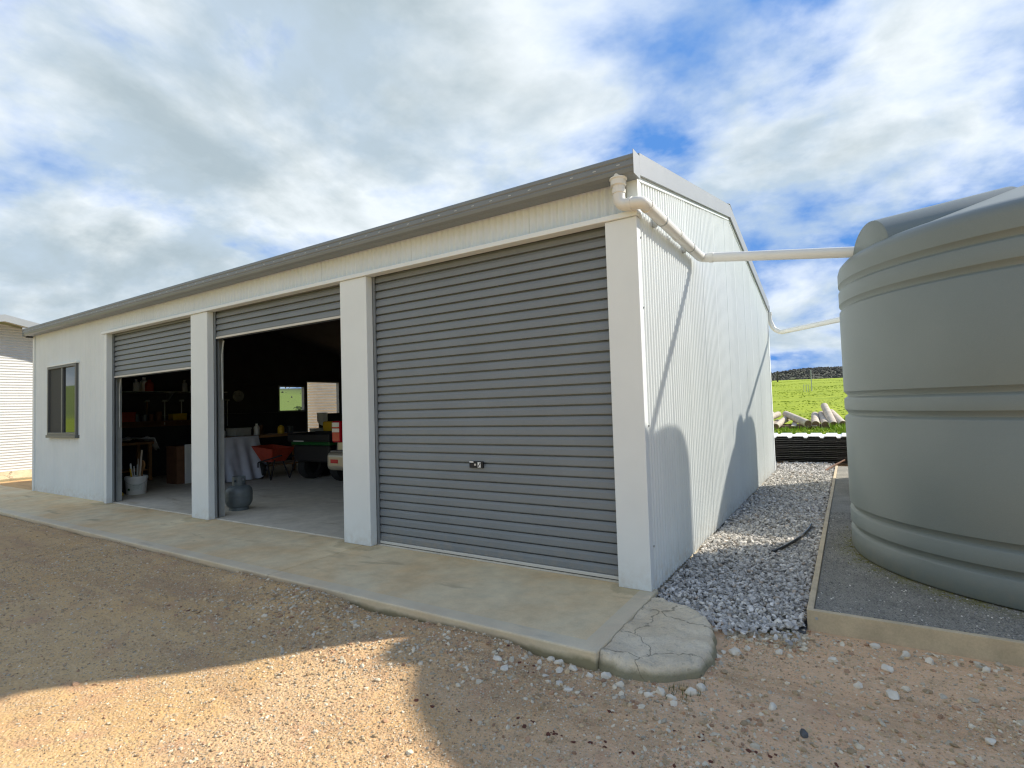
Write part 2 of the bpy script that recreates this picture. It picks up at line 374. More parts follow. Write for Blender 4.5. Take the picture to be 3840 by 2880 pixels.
soil = mixc(t, ramp(t, n2, [(0.48, 0.0), (0.72, 0.75)]), soil, (0.44, 0.275, 0.14))
trk = noise(t, mapping(t, g, rot=(0, 0, 0.25), scale=(0.35, 2.4, 1)), 1.3, 5, 0.6, 0.4)
soil = mixc(t, ramp(t, trk, [(0.50, 0.0), (0.64, 0.75)]), soil, (0.46, 0.28, 0.145))
soil = mixc(t, math_n(t, 'MULTIPLY', ramp(t, vo2.outputs['Distance'], [(0.15, 1.0), (0.5, 0.0)]), ramp(t, noise(t, g, 70, 2, 0.5), [(0.42, 0.0), (0.6, 0.6)])), soil, (0.72, 0.60, 0.43))
soil = mixc(t, math_n(t, 'MULTIPLY', ramp(t, vo.outputs['Distance'], [(0.2, 1.0), (0.5, 0.0)]), ramp(t, noise(t, g, 28, 2, 0.5), [(0.55, 0.0), (0.66, 0.6)])), soil, (0.70, 0.60, 0.47))
red = mixc(t, ramp(t, noise(t, g, 2.1, 5, 0.6, 0.8), [(0.56, 0.0), (0.72, 0.6)]), soil, (0.50, 0.28, 0.17))
pad_e = noise(t, g, 0.35, 4, 0.6)
gr = mixc(t, ramp(t, noise(t, g, 0.5, 7, 0.65), [(0.3, 0.0), (0.7, 1.0)]), (0.21, 0.28, 0.012), (0.35, 0.42, 0.025))
gr = mixc(t, ramp(t, noise(t, mapping(t, g, scale=(0.35, 1.6, 1)), 0.9, 5, 0.6), [(0.5, 0.0), (0.7, 0.5)]), gr, (0.15, 0.21, 0.012))
# far slopes: drier grass and dark scrub
ln = t.nodes.new('ShaderNodeVectorMath'); ln.operation = 'LENGTH'; t.links.new(g, ln.inputs[0])
farm = ramp(t, math_n(t, 'DIVIDE', ln.outputs['Value'], 700.0), [(0.25, 0.0), (0.45, 1.0)])
gr = mixc(t, math_n(t, 'MULTIPLY', farm, 0.75), gr, (0.13, 0.17, 0.06))
scr = math_n(t, 'MULTIPLY', math_n(t, 'MULTIPLY', ramp(t, math_n(t, 'DIVIDE', s.outputs[1], 1000.0), [(0.27, 0.0), (0.33, 1.0)]), ramp(t, noise(t, g, 0.006, 3, 0.5), [(0.35, 0.55), (0.5, 1.0)])), 0.95)
gr = mixc(t, scr, gr, mixc(t, noise(t, g, 0.12, 6, 0.8), (0.025, 0.026, 0.022), (0.085, 0.085, 0.06)))
edge = math_n(t, 'ADD', math_n(t, 'MULTIPLY', pad_e, 3.0), -1.5)
def band(v, lo, hi, wd):
    up = math_n(t, 'MULTIPLY_ADD', math_n(t, 'SUBTRACT', v, lo), 1/wd, 0.5, True)
    dn = math_n(t, 'MULTIPLY_ADD', math_n(t, 'SUBTRACT', hi, v), 1/wd, 0.5, True)
    return math_n(t, 'MULTIPLY', up, dn)
yard = math_n(t, 'MULTIPLY', band(math_n(t, 'ADD', s.outputs[0], edge), -36.0, 16.0, 1.5), band(math_n(t, 'ADD', s.outputs[1], edge), -24.0, 12.6, 0.8))
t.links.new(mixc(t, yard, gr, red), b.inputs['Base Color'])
bn = t.nodes.new('ShaderNodeBump'); bn.inputs['Strength'].default_value = 0.7; bn.inputs['Distance'].default_value = 0.012
h = math_n(t, 'ADD', math_n(t, 'ADD', n3, math_n(t, 'MULTIPLY', n2, 0.8)), math_n(t, 'MULTIPLY', vo.outputs['Distance'], -0.7))
t.links.new(h, bn.inputs['Height']); t.links.new(bn.outputs[0], b.inputs['Normal'])
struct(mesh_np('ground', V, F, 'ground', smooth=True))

# ------------------------------------------------------------------ slabs
def slab(name, x0, x1, y0, y1, z0, z1, m_):
    o = MB().box(x0, x1, y0, y1, z0, z1).build(name, m_, bevel=0.012); return struct(o)
slab('apron', -3.376, 0.026, -1.194, 0.10, -0.16, 0.0, 'apron_conc')
slab('apron', -26.0, -3.384, -1.194, 0.10, -0.16, -0.001, 'apron_conc')
slab('shed_floor', -14.0, -0.02, 0.103, 8.62, -0.15, 0.010, 'floor_conc')
# rough spill of concrete off the end of the apron
pts = [(0.03,0.02),(0.20,-0.04),(0.38,-0.10),(0.50,-0.24),(0.57,-0.42),(0.62,-0.62),(0.635,-0.80),(0.60,-0.97),(0.50,-1.10),(0.36,-1.19),(0.18,-1.215),(0.03,-1.16)]
poly = []
for i in range(len(pts)):
    p, q = Vector(pts[i]), Vector(pts[(i+1) % len(pts)])
    for k in range(4): poly.append(p.lerp(q, k/4) + Vector((random.uniform(-.008,.008), random.uniform(-.008,.008))))
def edge_dist(x, y):
    best = 9.0; inside = False; n = len(pts)
    for i in range(n):
        (xa, ya), (xb, yb) = pts[i], pts[(i+1) % n]
        u = max(0, min(1, ((x-xa)*(xb-xa)+(y-ya)*(yb-ya))/((xb-xa)**2+(yb-ya)**2)))
        d = math.hypot(x-xa-u*(xb-xa), y-ya-u*(yb-ya))
        if xa < 0.04 and xb < 0.04: d = max(d, 0.0) + 0.25     # flush against the apron
        best = min(best, d)
        if (ya > y) != (yb > y) and x < (xb-xa)*(y-ya)/(yb-ya)+xa: inside = not inside
    return best if inside else -best
gn = 0.016; vs = []; fs = []; ix = {}
for i in range(-2, 46):
    for j in range(-82, 10):
        x, y = 0.03+i*gn, j*gn
        if x < 0.029: continue
        d = edge_dist(x, y)
        if d < -0.03: continue
        d = d + 0.05*(float(vn(x, y, 5.5, 6))-0.5) + 0.03*(float(vn(x, y, 16, 2))-0.5) if x > 0.06 else d; k_ = max(0.0, min(1.0, (d+0.015)/0.055)); prof_h = 1-(1-k_)**2.0
        rid = abs(math.sin((x*0.8-y*0.55)*26+3*float(vn(x, y, 5)))); crk = max(0.0, 1-abs(float(vn(x, y, 4.5, 3))-0.5)/0.02)
        h = -0.15+0.138*prof_h - 0.04*max(0, x-0.25) + (0.018*(float(vn(x, y, 6))-0.5)+0.012*(float(vn(x, y, 19))-0.5)+0.010*(float(vn(x, y, 45))-0.5)-0.006*rid-0.018*crk)*prof_h
        ix[(i, j)] = len(vs); vs.append((x, y, h))
for (i, j), a_ in ix.items():
    q = [ix.get(k_) for k_ in ((i+1, j), (i+1, j+1), (i, j+1))]
    if None not in q: fs.append((a_, *q))
tag(MB().add(vs, fs).build('concrete_spill', 'chunk_conc', smooth='all'), 'rough lump of spilled concrete at the corner end of the apron slab', 'concrete')

# ------------------------------------------------------------------ shed
S = thing('metal_shed', (-7.0, 4.3, 0.0), 'long white corrugated metal shed with three grey roller doors and low gable', 'shed')
XL, XR, YF, YB = -14.0, 0.0, 0.075, 8.63
ZE, ZA, YA = 3.60, 4.49, 4.315
def roofz(y): return ZE + (ZA-ZE)*(1-abs(y-YA)/(YA+0.11))
PITCH_C = 0.0762
def corr(axis, fixed, a0, a1, z0, ztop, nrm, amp=0.011, n=8, parent=S, name='cladding_sheet', material='clad_white'):
    steps = max(2, int(round((a1-a0)/PITCH_C*n))); vs = []; fs = []
    for i in range(steps+1):
        u = a0 + (a1-a0)*i/steps; d = nrm*amp*(math.cos(2*math.pi*u/PITCH_C)-1)
        zt = ztop(u) if callable(ztop) else ztop
        for z in (z0, zt): vs.append((u, fixed+d, z) if axis == 'x' else (fixed+d, u, z))
    for i in range(steps): fs.append((2*i, 2*i+2, 2*i+3, 2*i+1))
    return MB().add(vs, fs).build(name, material, parent, smooth='all')
SW = 0.762
# side walls (right wall in view, left wall with a window opening and rear wall)
y = 0.10; k = 0
while y < YB-0.02:
    y1 = min(y+SW, YB-0.02)
    corr('y', XR+0.004*(k % 2), y, y1+0.02 if y1 < YB-0.1 else y1, -0.03, lambda v: roofz(v)-0.06, 1)
    y = y1; k += 1
OPEN = [(6.08, 7.04, 1.6, 2.42), (7.14, 8.44, -0.03, 2.56)]
y = 0.10; k = 0
while y < YB-0.02:
    y1 = min(y+SW, YB-0.02); cuts = sorted({y, y1} | {v for o_ in OPEN for v in o_[:2] if y < v < y1})
    for ya, yb in zip(cuts[:-1], cuts[1:]):
        hit = [o_ for o_ in OPEN if o_[0]-1e-6 <= ya and yb <= o_[1]+1e-6]; fx = XL-0.0015*(k % 2)
        if hit:
            if hit[0][2] > 0: corr('y', fx, ya, yb, -0.03, hit[0][2], -1)
            corr('y', fx, ya, yb, hit[0][3], lambda v: roofz(v)-0.06, -1)
        else: corr('y', fx, ya, yb, -0.03, lambda v: roofz(v)-0.06, -1)
    y = y1; k += 1
x = XL+0.02; k = 0
while x < XR-0.03:
    x1 = min(x+SW, XR-0.02)
    corr('x', YB+0.0015*(k % 2), x, x1, -0.03, ZE-0.03, 1, n=4)
    x = x1; k += 1
# door bays
W1, DW, W2, W3 = 0.2835, 2.966, 0.449, 0.4726
a1 = -W1; b1 = a1-DW; c1 = b1-W2; e1 = c1-DW; g1 = e1-W3; h1 = g1-DW
HD = 3.114
WX0, WX1, WZ0, WZ1 = -13.066, -11.572, 1.24, 2.68
# front cladding: header over the doors
x = h1-0.12; k = 0
while x < XR-0.02:
    x1 = min(x+SW, XR-0.005); corr('x', YF-0.0015*(k % 2), x, x1, HD+0.005, ZE-0.10, -1); x = x1; k += 1
# front cladding: left wall, cut round the window
x = XL+0.01; k = 0
while x < h1-0.121:
    x1 = min(x+SW, h1-0.121)
    if x1 > WX0 and x < WX1:
        corr('x', YF-0.0015*(k % 2), x, x1, -0.02, WZ0, -1); corr('x', YF-0.0015*(k % 2), x, x1, WZ1, ZE-0.10, -1)
        if x < WX0: corr('x', YF, x, WX0, WZ0, WZ1, -1)
        if x1 > WX1: corr('x', YF, WX1, x1, WZ0, WZ1, -1)
    else: corr('x', YF-0.0015*(k % 2), x, x1, -0.02, ZE-0.10, -1)
    x = x1; k += 1
# header trim with its screws, corner flashings
MB().box(h1-0.17, XR+0.012, -0.022, YF+0.02, HD, HD+0.045).build('header_trim', 'trim_white', S, bevel=0.004)
MB().prism([(XR-0.09, YF-0.026), (XR+0.004, YF-0.026), (XR+0.004, 0.115), (XR-0.012, 0.115), (XR-0.012, YF-0.012), (XR-0.09, YF-0.012)], 'z', HD+0.047, ZE-0.085).build('corner_flashing', 'trim_white', S)
MB().box(XR-0.03, XR+0.006, YB-0.10, YB+0.02, -0.03, ZE-0.1).build('corner_flashing', 'trim_white', S)
MB().box(XL-0.006, XL+0.08, YF-0.02, YF+0.02, -0.02, ZE-0.12).build('corner_flashing', 'trim_white', S)
mb = MB()
for i in range(62):
    xx = XR-0.08-i*0.152
    mb.lathe([(0.0,-0.006),(0.007,-0.006),(0.007,0.003)], (xx, YF-0.018, HD+0.062), 6, 'y')
for z_ in (0.35, 1.35, 2.35, 2.95): mb.lathe([(0.0,0.006),(0.009,0.006),(0.009,-0.003)], (XR+0.004, 0.09, z_), 6, 'x')
stuff(mb.build('screw', 'galv', S))
# pillars
def pillar(x0, x1, side_right=False):
    MB().box(x0, x1, 0.0, 0.098, 0.0, HD-0.002).build('pillar', 'trim_white', S, bevel=0.006)
pillar(a1, XR); pillar(c1, b1); pillar(g1, e1); pillar(h1-0.10, h1)
# guides behind the pillars + steel posts
for x0, x1 in ((a1, a1+0.08), (b1-0.08, b1), (c1, c1+0.08), (e1-0.08, e1), (g1, g1+0.08), (h1-0.08, h1)):
    sg = 1 if x0 in (b1-0.08, e1-0.08, h1-0.08) else -1
    q = x1 if sg > 0 else x0
    MB().box(min(q, q+0.035*sg), max(q, q+0.035*sg), 0.10, 0.115, 0.012, HD+0.1).box(min(q, q+0.035*sg), max(q, q+0.035*sg), 0.148, 0.160, 0.012, HD+0.1).build('door_guide', 'steel_grey', S)
    MB().box(min(q-0.03*sg, q-0.2*sg), max(q-0.03*sg, q-0.2*sg), 0.17, 0.25, 0.012, HD+0.4).build('steel_post', 'steel_grey', S)
MB().box(h1-0.05, h1-0.015, 0.17, 0.255, 0.012, 2.9).build('door_guide', 'galv', S)
MB().box(e1-0.05, e1-0.015, 0.17, 0.255, 0.012, 2.9).build('door_guide', 'galv', S)
# roller doors
NS = 33; SP = (HD-0.03)/NS
prof = [(0.0,0.034),(0.008,0.034),(0.0095,-0.006),(0.018,-0.0065),(0.060,-0.003),(0.072,0.003),(0.086,0.009),(0.0870,0.034),(SP,0.034)]
def roller(x0, x1, zb, first=[None]):
    d = MB().lathe([(0.0,0.0),(0.235,0.0),(0.235,x1-x0-0.02),(0.0,x1-x0-0.02)], (x0+0.01, 0.41, HD+0.22), 24, 'x').build('roller_door', 'steel_grey', S, smooth=True)
    n_ = int(round((HD+0.09-zb)/SP))
    for i in range(n_):
        z = zb + 0.03 + i*SP
        if first[0] is None:
            vs = []; 
            for q in prof: vs += [(x0+0.004, 0.125+q[1], z+q[0]), (x1-0.004, 0.125+q[1], z+q[0])]
            first[0] = MB().add(vs, [(2*j, 2*j+1, 2*j+3, 2*j+2) for j in range(len(prof)-1)]).build('slat', 'steel_grey', d, origin=(x0, 0.125, z))
        else:
            c = first[0].copy(); C.objects.link(c); c.parent = d; c.location = (x0-LOC[d.name][0], 0.125-LOC[d.name][1], z-LOC[d.name][2])
    MB().box(x0+0.004, x1-0.004, 0.112, 0.150, zb+0.004, zb+0.034).build('bottom_rail', 'rail_alu', d, bevel=0.003)
    MB().box(x0+0.004, x1-0.004, 0.120, 0.142, zb-0.012, zb+0.003).build('rubber_seal', 'black', d)
    return d
d3 = roller(b1, a1, 0.014); d2 = roller(e1, c1, 2.70); d1 = roller(h1, g1, 2.295)
lx, lz = -1.81, 0.965
MB().box(lx-0.085, lx+0.085, 0.100, 0.124, lz-0.034, lz+0.034).build('lock_plate', 'black', d3, bevel=0.004)
MB().lathe([(0.0,-0.006),(0.011,-0.006),(0.011,0.0)], (lx-0.008, 0.0995, lz), 12, 'y').build('lock_cylinder', 'rail_alu', d3)
MB().box(lx+0.024, lx+0.06, 0.096, 0.0995, lz-0.028, lz+0.026).build('lock_label', 'white_plastic', d3)
MB().obox((lx+0.044, 0.0945, lz), (0.014,0,0.020), (0,0.001,0), (-0.003,0,0.002)).build('lock_lever', 'black', d3)
MB().box(lx-0.078, lx-0.03, 0.095, 0.0995, lz+0.02, lz+0.033).build('lock_label', 'white_plastic', d3)
# pull cords in the two open bays
for x0, zb in ((h1+0.06, 2.28), (e1+0.07, 2.68)):
    MB().tube([(x0+0.02,0.2,zb),(x0,0.2,zb-0.08),(x0-0.03,0.2,zb-0.22),(x0-0.03,0.2,zb-0.45),(x0-0.02,0.2,zb-0.9)], 0.012, 8).build('pull_cord', 'galv', S, smooth=True)
# window in the front wall
wf = MB()
fr = 0.05
wf.box(WX0, WX1, 0.03, 0.11, WZ0, WZ0+fr).box(WX0, WX1, 0.03, 0.11, WZ1-fr, WZ1).box(WX0, WX0+fr, 0.03, 0.11, WZ0+fr, WZ1-fr).box(WX1-fr, WX1, 0.03, 0.11, WZ0+fr, WZ1-fr)
win = wf.build('window', 'frame_grey', S, bevel=0.004)
xm = (WX0+WX1)/2
MB().box(xm-0.03, xm+0.03, 0.045, 0.10, WZ0+fr, WZ1-fr).build('mullion', 'frame_grey', win)
MB().box(WX0-0.02, WX1+0.02, 0.012, 0.10, WZ0-0.06, WZ0-0.001).build('sill', 'frame_grey', win, bevel=0.004)
MB().box(WX0-0.02, WX1+0.03, 0.02, 0.10, WZ1+0.001, WZ1+0.03).build('head_flashing', 'trim_white', win)
MB().box(xm+0.031, WX1-fr-0.001, 0.075, 0.081, WZ0+fr, WZ1-fr).build('pane', 'glass', win)
MB().box(WX0+fr+0.001, xm-0.031, 0.085, 0.091, WZ0+fr, WZ1-fr).build('pane', 'glass', win)
MB().box(WX0+fr+0.001, xm-0.031, 0.062, 0.064, WZ0+fr, WZ1-fr).build('flyscreen', 'screen', win)
# gutters
def gutter(yo, sgn):
    P_ = [(0.04,3.435),(-0.075,3.435),(-0.103,3.455),(-0.112,3.485),(-0.104,3.497),(-0.112,3.509),(-0.112,3.545),(-0.105,3.555),(-0.112,3.565),(-0.112,3.592),(-0.100,3.603),(-0.088,3.595),(-0.092,3.58),(-0.092,3.50),(-0.07,3.455),(0.04,3.45)]
    P_ = [(yo + sgn*q[0], q[1]) for q in P_]
    return MB().prism(P_, 'x', XL-0.035, XR+0.030).build('gutter', 'steel_grey', S)
gf = gutter(0.0, 1); gutter(YB+0.01, -1)
s0 = None  # solid pale chips, coloured as sky light showing through the slots
for i in range(64):
    xx = XR-0.10-i*0.215
    if s0 is None: s0 = MB().box(xx-0.014, xx+0.014, -0.1145, -0.109, 3.525, 3.532).build('overflow_slot', 'slot_light', gf, origin=(xx, -0.112, 3.528))
    else:
        c = s0.copy(); C.objects.link(c); c.location = (xx-LOC[gf.name][0], s0.location.y, s0.location.z)
MB().box(XR+0.0305, XR+0.034, -0.118, 0.045, 3.43, 3.63).build('gutter_end', 'barge_grey', S)
MB().box(XL-0.04, XL-0.0355, -0.118, 0.045, 3.43, 3.63).build('gutter_end', 'barge_grey', S)
MB().box(XL-0.04, XL+0.05, -0.06, 0.04, 3.405, 3.432).build('gutter_bracket', 'black', S)
# rake cappings and ridge
for xx, s_ in ((XR, 1), (XL, -1)):
    for ya, yb in ((0.046, YA), (YA+0.002, YB-0.04)):
        za, zb_ = roofz(ya), roofz(yb); x0, x1 = sorted((xx+0.012*s_, xx+0.034*s_)); x2, x3 = sorted((xx-0.12*s_, xx+0.034*s_))
        vs = []
        for yy, z_ in ((ya, za), (yb, zb_)): vs += [(x0, yy, z_-0.165), (x1, yy, z_-0.165), (x1, yy, z_+0.02), (x0, yy, z_+0.02)]
        mb = MB().add(vs, [(0,1,2,3),(7,6,5,4),(0,4,5,1),(1,5,6,2),(2,6,7,3),(3,7,4,0)])
        vs = []
        for yy, z_ in ((ya, za), (yb, zb_)): vs += [(x2, yy, z_+0.0205), (x3, yy, z_+0.0205), (x3, yy, z_+0.026), (x2, yy, z_+0.026)]
        mb.add(vs, [(0,1,2,3),(7,6,5,4),(0,4,5,1),(1,5,6,2),(2,6,7,3),(3,7,4,0)])
        mb.build('barge_capping', 'barge_grey', S)
        if s_ == 1:
            vs = []
            for yy, z_ in ((ya+0.05, roofz(ya+0.05)), (yb, zb_)): vs += [(XR-0.01, yy, z_-0.205), (XR+0.008, yy, z_-0.205), (XR+0.008, yy, z_-0.06), (XR-0.01, yy, z_-0.06)]
            MB().add(vs, [(0,1,2,3),(7,6,5,4),(0,4,5,1),(1,5,6,2),(2,6,7,3),(3,7,4,0)]).build('barge_flashing', 'clad_white', S)
MB().prism([(YA-0.2, roofz(YA-0.2)+0.03), (YA, ZA+0.05), (YA+0.2, roofz(YA+0.2)+0.03), (YA, ZA+0.04)], 'x', XL-0.04, XR+0.036).build('ridge_cap', 'barge_grey', S)
rs = {}
for i in range(19):
    x0 = XL + i*SW; x1 = min(x0+SW, XR)
    if x1-x0 < 0.05: continue
    for sd_, (ya, yb) in (('f', (-0.06, YA)), ('b', (YA, YB+0.06))):
        key = (sd_, round(x1-x0, 2))
        if key in rs:
            c = rs[key].copy(); C.objects.link(c); c.location.x += x0 - rs[key]['x0']; continue
        vs = []; fs = []; n_ = int(round((x1-x0)/PITCH_C*4))
        for j in range(n_+1):
            u = x0+(x1-x0)*j/n_; dz = 0.008*math.cos(2*math.pi*(u-x0)/PITCH_C)
            vs += [(u, ya, roofz(ya)+dz), (u, yb, roofz(yb)+dz)]
        fs = [(2*j, 2*j+2, 2*j+3, 2*j+1) for j in range(n_)]
        o = MB().add(vs, fs).build('roof_sheet', 'barge_grey', S, smooth='all'); o['x0'] = x0; rs[key] = o
# dark panels added inside walls and roof to keep the interior dim
def dark_panel(*b): MB().box(*b).build('wall_shade_panel', 'interior_shade', S)
dark_panel(XR-0.10, XR-0.06, 0.45, YB-0.06, 0.012, 3.45)
dark_panel(XL+0.06, XL+0.10, 0.45, 7.12, 0.012, 1.58); dark_panel(XL+0.06, XL+0.10, 0.45, 7.12, 2.44, 3.45)
dark_panel(XL+0.06, XL+0.10, 0.45, 6.06, 1.582, 2.438); dark_panel(XL+0.06, XL+0.10, 7.06, 7.12, 1.582, 2.438)
dark_panel(XL+0.06, XL+0.10, 7.122, 8.46, 2.58, 3.45); dark_panel(XL+0.06, XL+0.10, 8.462, YB-0.11, 0.012, 3.45)
dark_panel(XL+0.06, XR-0.06, YB-0.10, YB-0.06, 0.012, 3.545)
dark_panel(XL+0.10, h1-0.13, 0.115, 0.15, 0.012, 1.22); dark_panel(XL+0.10, h1-0.13, 0.115, 0.15, 2.70, 3.45)
for xx in (XR-0.10, XL+0.06): MB().prism([(0.2, 3.452), (YB-0.1, 3.452), (YB-0.1, roofz(YB-0.1)-0.1), (YA, ZA-0.1), (0.2, roofz(0.2)-0.1)], 'x', xx, xx+0.04).build('wall_shade_panel', 'interior_shade', S)
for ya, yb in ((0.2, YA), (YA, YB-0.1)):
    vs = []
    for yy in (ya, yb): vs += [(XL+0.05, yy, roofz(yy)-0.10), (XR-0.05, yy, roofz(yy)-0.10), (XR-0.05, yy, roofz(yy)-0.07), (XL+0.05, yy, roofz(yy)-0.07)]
    MB().add(vs, [(0,1,2,3),(7,6,5,4),(0,4,5,1),(1,5,6,2),(2,6,7,3),(3,7,4,0)]).build('roof_shade_panel', 'interior_shade', S)
# window in the end wall, seen through the open middle bay
mb = MB(); q = 0.05
mb.box(XL-0.02, XL+0.11, 6.06, 6.06+q, 1.58, 2.44).box(XL-0.02, XL+0.11, 7.06-q, 7.06, 1.58, 2.44).box(XL-0.02, XL+0.11, 6.06+q, 7.06-q, 1.58, 1.58+q).box(XL-0.02, XL+0.11, 6.06+q, 7.06-q, 2.44-q, 2.44)
w2 = mb.build('window', 'steel_grey', S)
MB().box(XL+0.03, XL+0.034, 6.06+q, 7.06-q, 1.58+q, 2.44-q).build('pane', 'clear_glass', w2)
# open side doorway beside that window
MB().box(XL-0.02, XL+0.11, 7.10, 7.14, 0.012, 2.60).box(XL-0.02, XL+0.11, 8.44, 8.48, 0.012, 2.60).box(XL-0.02, XL+0.11, 7.14, 8.44, 2.56, 2.60).build('door_frame', 'steel_grey', S)

# ------------------------------------------------------------------ tanks, pad, pipes
TX, TY, TR, PZ = 3.08, 2.25, 1.69, 0.015
def tank_profile():
    p = [(0.0, 0.0), (TR-0.05, 0.0), (TR-0.015, 0.012), (TR, 0.05)]
    for zc in (0.235, 0.425, 1.355, 1.535, 2.42, 2.625):
        d = 0.030
        p += [(TR, zc-0.034), (TR-0.006, zc-0.026), (TR-d, zc-0.008), (TR-d, zc+0.006), (TR-0.012, zc+0.030), (TR, zc+0.042)]
    p += [(TR, 2.78), (TR-0.015, 2.83), (TR-0.05, 2.87), (TR-0.12, 2.905), (TR-0.30, 2.96), (0.45, 3.30), (0.0, 3.36)]
    return p
def tank(cx, cy, label):
    T = thing('water_tank', (cx, cy, PZ), label, 'water tank', 'rainwater tanks on the gravel pad')
    MB().lathe(tank_profile(), (cx, cy, PZ), 160).build('tank_body', 'tank_green', T, smooth=True)
    # half-round inlet housing lying on the shoulder, running in towards the lid
    vs = []; fs = []; n_ = 20; ca, sa = -0.90, -0.436
    path = [(1.585, 0.285), (1.575, 0.30), (0.45, 0.30), (0.36, 0.22)]
    for d_, r_ in path:
        for i in range(n_+1):
            a_ = math.pi*i/n_; q = -r_*math.cos(a_)
            vs.append((cx+ca*d_-sa*q, cy+sa*d_+ca*q, 2.80+PZ+r_*1.0*math.sin(a_)+0.02 + (1.585-d_)*0.20))
    for j in range(len(path)-1):
        for i in range(n_): fs.append((j*(n_+1)+i, j*(n_+1)+i+1, (j+1)*(n_+1)+i+1, (j+1)*(n_+1)+i))
    fs.append(tuple(range(n_+1)))
    MB().add(vs, fs).build('inlet_housing', 'tank_green', T, smooth=True)
    MB().lathe([(0.0,0.07),(0.24,0.07),(0.26,0.05),(0.26,-0.04)], (cx, cy, 3.31+PZ), 32).build('lid', 'tank_green', T, smooth=True)
    return T
tank(TX, TY, 'grey green ribbed plastic water tank whose pipe comes from the front gutter')
t2 = tank(TX+0.06, TY+4.74, 'grey green ribbed plastic water tank farther along pad near the sheet stack')
hose = [(1.47+0.02*math.sin(a_), 6.2+0.36*math.cos(a_), 0.75+0.36*math.sin(a_)) for a_ in np.linspace(0, 2*math.pi, 33)]
tag(MB().tube([(1.475-0.03, q[1], q[2]) for q in hose], 0.03, 10).build('hose_coil', 'black', smooth=True), 'black hose coil hanging on the side of the far water tank', 'hose')

a = bpy.data.materials.new('pad_gravel'); a.use_nodes = True; M['pad_gravel'] = a; t = a.node_tree; b = t.nodes['Principled BSDF']; b.inputs['Roughness'].default_value = 0.95
g = t.nodes.new('ShaderNodeNewGeometry').outputs['Position']
vo = t.nodes.new('ShaderNodeTexVoronoi'); vo.inputs['Scale'].default_value = 110; t.links.new(g, vo.inputs['Vector'])
c = mixc(t, vo.outputs['Distance'], (0.40, 0.375, 0.31), (0.12, 0.112, 0.088))
c = mixc(t, 1.0, c, ramp(t, noise(t, g, 2.5, 5, 0.6), [(0.3, 0.72), (0.7, 1.15)]), 'MULTIPLY')
vs_ = t.nodes.new('ShaderNodeVectorMath'); vs_.operation = 'DISTANCE'; t.links.new(g, vs_.inputs[0]); vs_.inputs[1].default_value = (TX, TY, PZ)
mo = ramp(t, math_n(t, 'SUBTRACT', vs_.outputs['Value'], TR-0.1), [(0.05, 1.0), (0.32, 0.0)])
mo = math_n(t, 'MULTIPLY', mo, ramp(t, noise(t, g, 9, 5, 0.7), [(0.38, 0.0), (0.58, 0.9)]))
c = mixc(t, mo, c, (0.16, 0.15, 0.025)); t.links.new(c, b.inputs['Base Color'])
bn = t.nodes.new('ShaderNodeBump'); bn.inputs['Strength'].default_value = 0.8; bn.inputs['Distance'].default_value = 0.006; bn.invert = True
t.links.new(vo.outputs['Distance'], bn.inputs['Height']); t.links.new(bn.outputs[0], b.inputs['Normal'])
PX0, PX1, PY0, PY1 = 1.105, 5.4, 0.062, 9.4
struct(MB().box(PX0+0.045, PX1, PY0+0.045, PY1, -0.14, PZ).build('gravel_pad', 'pad_gravel'))
e_ = thing('timber_edging', (3.2, PY0, -0.14), 'sawn timber board along the front end of the gravel tank pad', 'timber')
MB().box(PX0, PX1, PY0, PY0+0.042, -0.15, 0.034).build('board', 'timber_edge', e_, bevel=0.004)
for xx in (PX0+0.06, PX0+2.0): MB().lathe([(0.0,-0.006),(0.009,-0.006),(0.011,0.002)], (xx, PY0, -0.02), 10, 'y').build('bolt', 'galv', e_)
e_ = thing('timber_edging', (PX0, 4.7, -0.14), 'sawn timber board between the grey gravel strip and tank pad', 'timber')
MB().box(PX0, PX0+0.042, PY0+0.044, 4.85, -0.15, 0.030).build('board', 'timber_edge', e_, bevel=0.004)
MB().box(PX0+0.002, PX0+0.044, 4.854, PY1, -0.15, 0.028).build('board', 'timber_edge', e_, bevel=0.004)

def bend(pts, rad, n_=7):
    out = [Vector(pts[0])]
    for i in range(1, len(pts)-1):
        p, q, r_ = Vector(pts[i-1]), Vector(pts[i]), Vector(pts[i+1])
        d0 = (p-q).normalized(); d1 = (r_-q).normalized(); A = q+d0*rad; B = q+d1*rad
        for k_ in range(n_+1):
            u = k_/n_; out.append(A*(1-u)**2 + q*2*u*(1-u) + B*u*u)
    out.append(Vector(pts[-1])); return out
pp = [(-0.125,-0.055,3.47),(-0.125,-0.055,3.205),(0.085,-0.085,3.185),(0.085,1.95,3.17),(1.545,1.86,2.95)]
DP = thing('downpipe', (-0.125, -0.055, 3.14), 'white plastic rainwater pipe from front gutter round the corner to near tank', 'pipe', 'rainwater pipes to the tanks')
MB().tube(bend(pp, 0.08), 0.052, 24).build('pipe_run', 'pvc', DP, smooth=True)
MB().lathe([(0.053,-0.05),(0.066,-0.045),(0.066,0.0),(0.074,0.006),(0.074,0.016),(0.0,0.016)], (-0.125,-0.055,3.424), 24).build('collar', 'pvc', DP, smooth=True)
def sock(p, d, l=0.10):
    p, d = Vector(p), Vector(d).normalized(); MB().tube([p-d*l/2, p+d*l/2], 0.0575, 24).build('socket', 'pvc', DP, smooth=True)
sock((-0.125,-0.055,3.325), (0,0,1), 0.03); sock((-0.02,-0.070,3.195), (0.21,-0.03,-0.02), 0.03); sock((0.085,0.04,3.184), (0,1,-0.015), 0.05); sock((0.085,0.98,3.1775), (0,1,-0.015), 0.10); sock((0.20,1.943,3.153), (1.46,-0.09,-0.22), 0.04)
